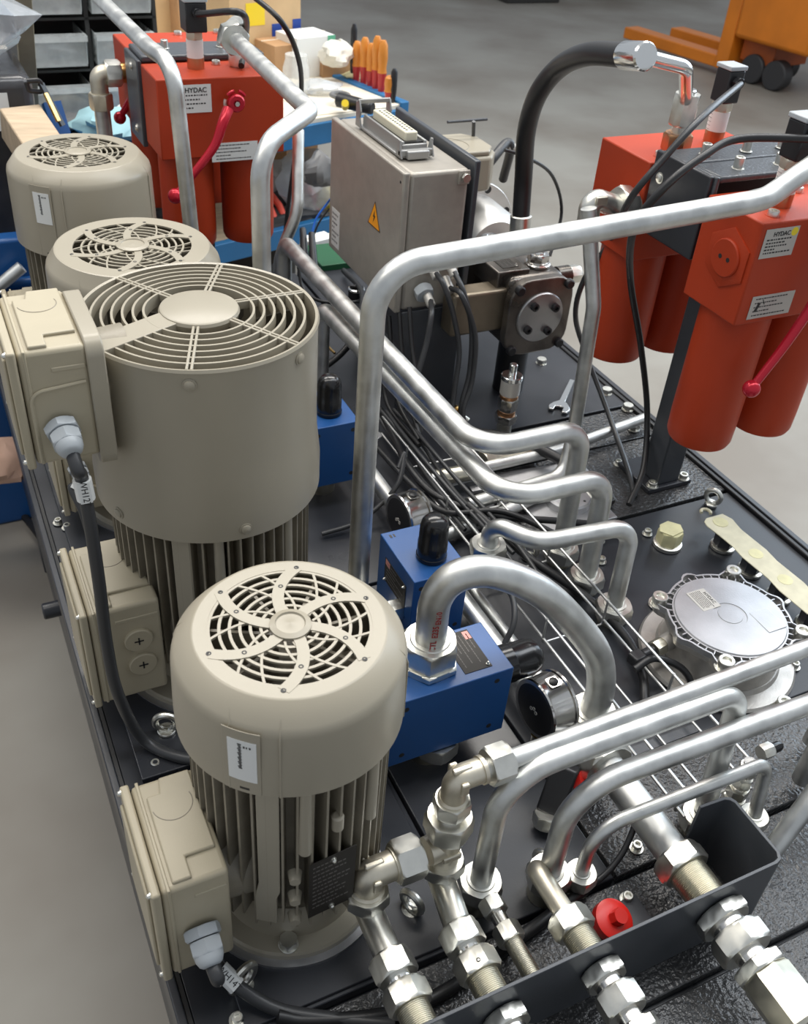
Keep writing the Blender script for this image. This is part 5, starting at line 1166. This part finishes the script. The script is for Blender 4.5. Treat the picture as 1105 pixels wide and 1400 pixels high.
g = G().poly([(0, 0), (.30, .01), (.33, .20), (.20, .33), (-.04, .27)], at(432, 158, BZ+.001), (1, .1, 0), (-.1, 1, 0), .002); solo('paper_sheet', g, 'paper', 'beige paper sheet lying on the bench corner', 'paper')
a, b = at(462, 136, BZ+.05), at(510, 148, BZ+.05); t = thing('hot_air_tool', 'grey handheld tool with yellow button lying on the paper', 'tool', a)
part('handle', G().cyl(a, b, .028, .024, 20, .006), 'plastic_black', t); part('button', G().cyl(at(472, 141, BZ+.07), at(472, 146, BZ+.04), .014, n=14), 'yellow_plastic', t); part('nozzle', G().torus(at(465, 130, BZ+.04), (0,0,1), .035, .009, 20, 8), 'gel_grey', t)
# screwdrivers in the rail at the bench end
for k, (u, v, h, lab) in enumerate(((487, 112, .13, 'orange and red screwdriver standing leftmost in the bench rail'), (497, 116, .15, 'tall orange screwdriver second from the left in the bench rail'), (506, 120, .14, 'orange red screwdriver in the middle of the bench rail'), (513, 124, .17, 'tallest orange red screwdriver in the bench rail'), (521, 128, .165, 'orange screwdriver fifth from the left in the bench rail'), (531, 139, .08, 'short orange screwdriver at the right end of the bench rail'))):
    p = at(u, v, BZ); t = thing('screwdriver', lab, 'screwdriver', p, 'insulated screwdrivers in the bench rail')
    part('shaft_collar', G().lathe([(.013, 0), (.016, h*.35), (.020, h*.5)], p, (0,0,1), 12), 'tool_red', t)
    part('handle', G().lathe([(.020, h*.5), (.017, h*.6), (.021, h*.85), (.018, h*1.15), (.010, h*1.25)], p, (0,0,1), 12), 'tool_orange', t)
for u, v, h, lab in ((482, 108, .22, 'slim black handle standing left of the screwdrivers'), (537, 140, .13, 'black handle at the right end of the screwdrivers')):
    p = at(u, v, BZ); solo('black_handle', G().lathe([(.010, 0), (.014, h*.4), (.014, h*.9), (.007, h)], p, (0,0,1), 14), 'plastic_black', lab, 'tool')
# things on the lower shelf
SZ = -.30
solo('clear_parts_bag', crumple(at(420, 300, SZ), .11, .09, .27, 31, 22), 'bag_plastic', 'large clear plastic bag of parts on the lower shelf', 'bag')
solo('dark_parts_bag', crumple(at(380, 285, SZ), .08, .08, .20, 32, 22), 'bag_plastic', 'clear bag with dark parts behind the upright pipes', 'bag')
solo('dark_parts', crumple(at(383, 292, SZ), .06, .05, .11, 33, 20), 'wheel_dark', 'dark metal parts inside the bag behind the pipes', 'parts')
t = carton(413, 262, SZ, .17, .14, .22, 'cardboard', 'small brown carton with black letters on the lower shelf'); p = at(412, 262, SZ)
lettering('tel', .075, p+V((-.0,-.006,.15)), (math.cos(.26), math.sin(.26), 0), (0,0,1), 'print_black', t, 'print', lift=.004, bold=True)
solo('green_grey_tool', crumple(at(438, 255, -.05), .07, .06, .12, 35, 18), 'gel_grey', 'grey-green power tool half hidden by the control box', 'tool')
for u, v, lab in ((378, 305, 'coral red plier handle lower left on the shelf'), (391, 303, 'coral red plier handle beside the bent upright pipe'), (438, 290, 'red handle right next to the control box edge')):
    a = at(u, v, SZ+.03); solo('plier_handle', G().tube([a, a+V((-.01, .05, .05)), a+V((-.02, .12, .07))], .014, 10), 'coral_handle', lab, 'pliers')
for u, v, lab in ((446, 298, 'yellow cable bundle beside the control box edge'),):
    solo('yellow_bundle', crumple(at(u, v, SZ), .04, .05, .16, 36), 'yellow_plastic', lab, 'cable bundle')
solo('dark_tools', crumple(at(400, 308, SZ), .16, .07, .07, 37, 24), 'wheel_dark', 'dark pile of tools along the shelf front', 'tools')
for u, v, lab in ((418, 372, 'dark red and black handle hanging by the green box'), (430, 378, 'black plier grip with blue wires beside the green box')):
    a = at(u-4, v-60, .12); b = at(u, v, .03); solo('hanging_grip', G().cyl(b, a, .014, .010, 12, .003), 'plastic_black', lab, 'grip')
cable('thin blue wire curving from the black grip to the control box', [at(426, 322, .10), at(432, 300, .14), at(446, 280, .18), at(452, 272, .2)], .003, 'blue_wire', cat='wire')
cable('thin black wire curving beside the blue one', [at(428, 325, .10), at(436, 305, .14), at(450, 285, .18)], .003, 'rubber_black', cat='wire')
carton(441, 352, -.05, .10, .06, .06, 'label_white', 'small white box behind the black plier grip', 'white_box')
solo('bin_under_bench', bbox(.5, 1.3, .1, .6, FZ, -.45), 'bin_dark', 'dark bin standing under the workbench', 'bin', bev=.01)

# ---------------------------------------------------------------- far away: pallet truck and dark goods
t = thing('pallet_truck', 'orange pallet truck standing on the hall floor in the distance', 'pallet truck', at(1000, 85, FZ))
F0, F1 = at(862, 42, FZ+.12), at(985, 80, FZ+.12); fd = (F1-F0).normalized(); fs = V((-fd.y, fd.x, 0))
def ftruck(s0, s1, d0, d1, z0, z1, m, name, bev=.01):
    mt = Matrix(((fd.x, fs.x, 0, F1.x), (fd.y, fs.y, 0, F1.y), (0, 0, 1, 0), (0, 0, 0, 1))); return part(name, G().box((s0, d0, z0), (s1, d1, z1), mt), m, t, bev=bev)
Lf = (F1-F0).length
ftruck(-Lf, .1, -.09, .09, FZ+.06, FZ+.16, 'orange_paint', 'fork'); ftruck(-Lf*.86, .1, .40, .58, FZ+.06, FZ+.16, 'orange_paint', 'fork')
ftruck(.02, .16, -.10, .60, FZ+.06, FZ+.75, 'orange_paint', 'mast'); ftruck(.16, .95, -.12, .62, FZ+.34, FZ+.80, 'orange_paint', 'body', .04); ftruck(.20, .55, .0, .5, FZ+.16, FZ+.34, 'orange_dark', 'chassis')
for s_, d_ in ((.38, .02), (.62, .02), (.38, .45)):
    p = F1 + fd*s_ + fs*d_; p.z = FZ+.12; part('wheel', G().cyl(p-fs*.06, p+fs*.06, .12, n=24, ch=.01), 'wheel_dark', t)
for (u, v, w_, h, lab) in ((728, 4, .7, .25, 'dark pallet far away at the top of the picture'), (820, -6, 1.3, .5, 'long dark goods on the far floor, in the middle at the top'), (600, -18, 1.2, .5, 'dark goods on the far floor above the bench'), (930, -14, 1.2, .5, 'dark goods on the far floor left of the pallet truck')):
    c = at(u, v, FZ); g = G().box((c.x-w_/2, c.y, FZ), (c.x+w_/2, c.y+.8, FZ+h)); 
    t2 = thing('far_goods', lab, 'goods', c, 'dark goods on the far hall floor'); part('pallet', G().box((c.x-w_/2, c.y-.02, FZ), (c.x+w_/2, c.y+.82, FZ+.12)), 'bin_dark', t2, bev=.01); part('load', G().box((c.x-w_/2+.03, c.y, FZ+.12), (c.x+w_/2-.03, c.y+.8, FZ+h)), 'wheel_dark', t2, bev=.03)
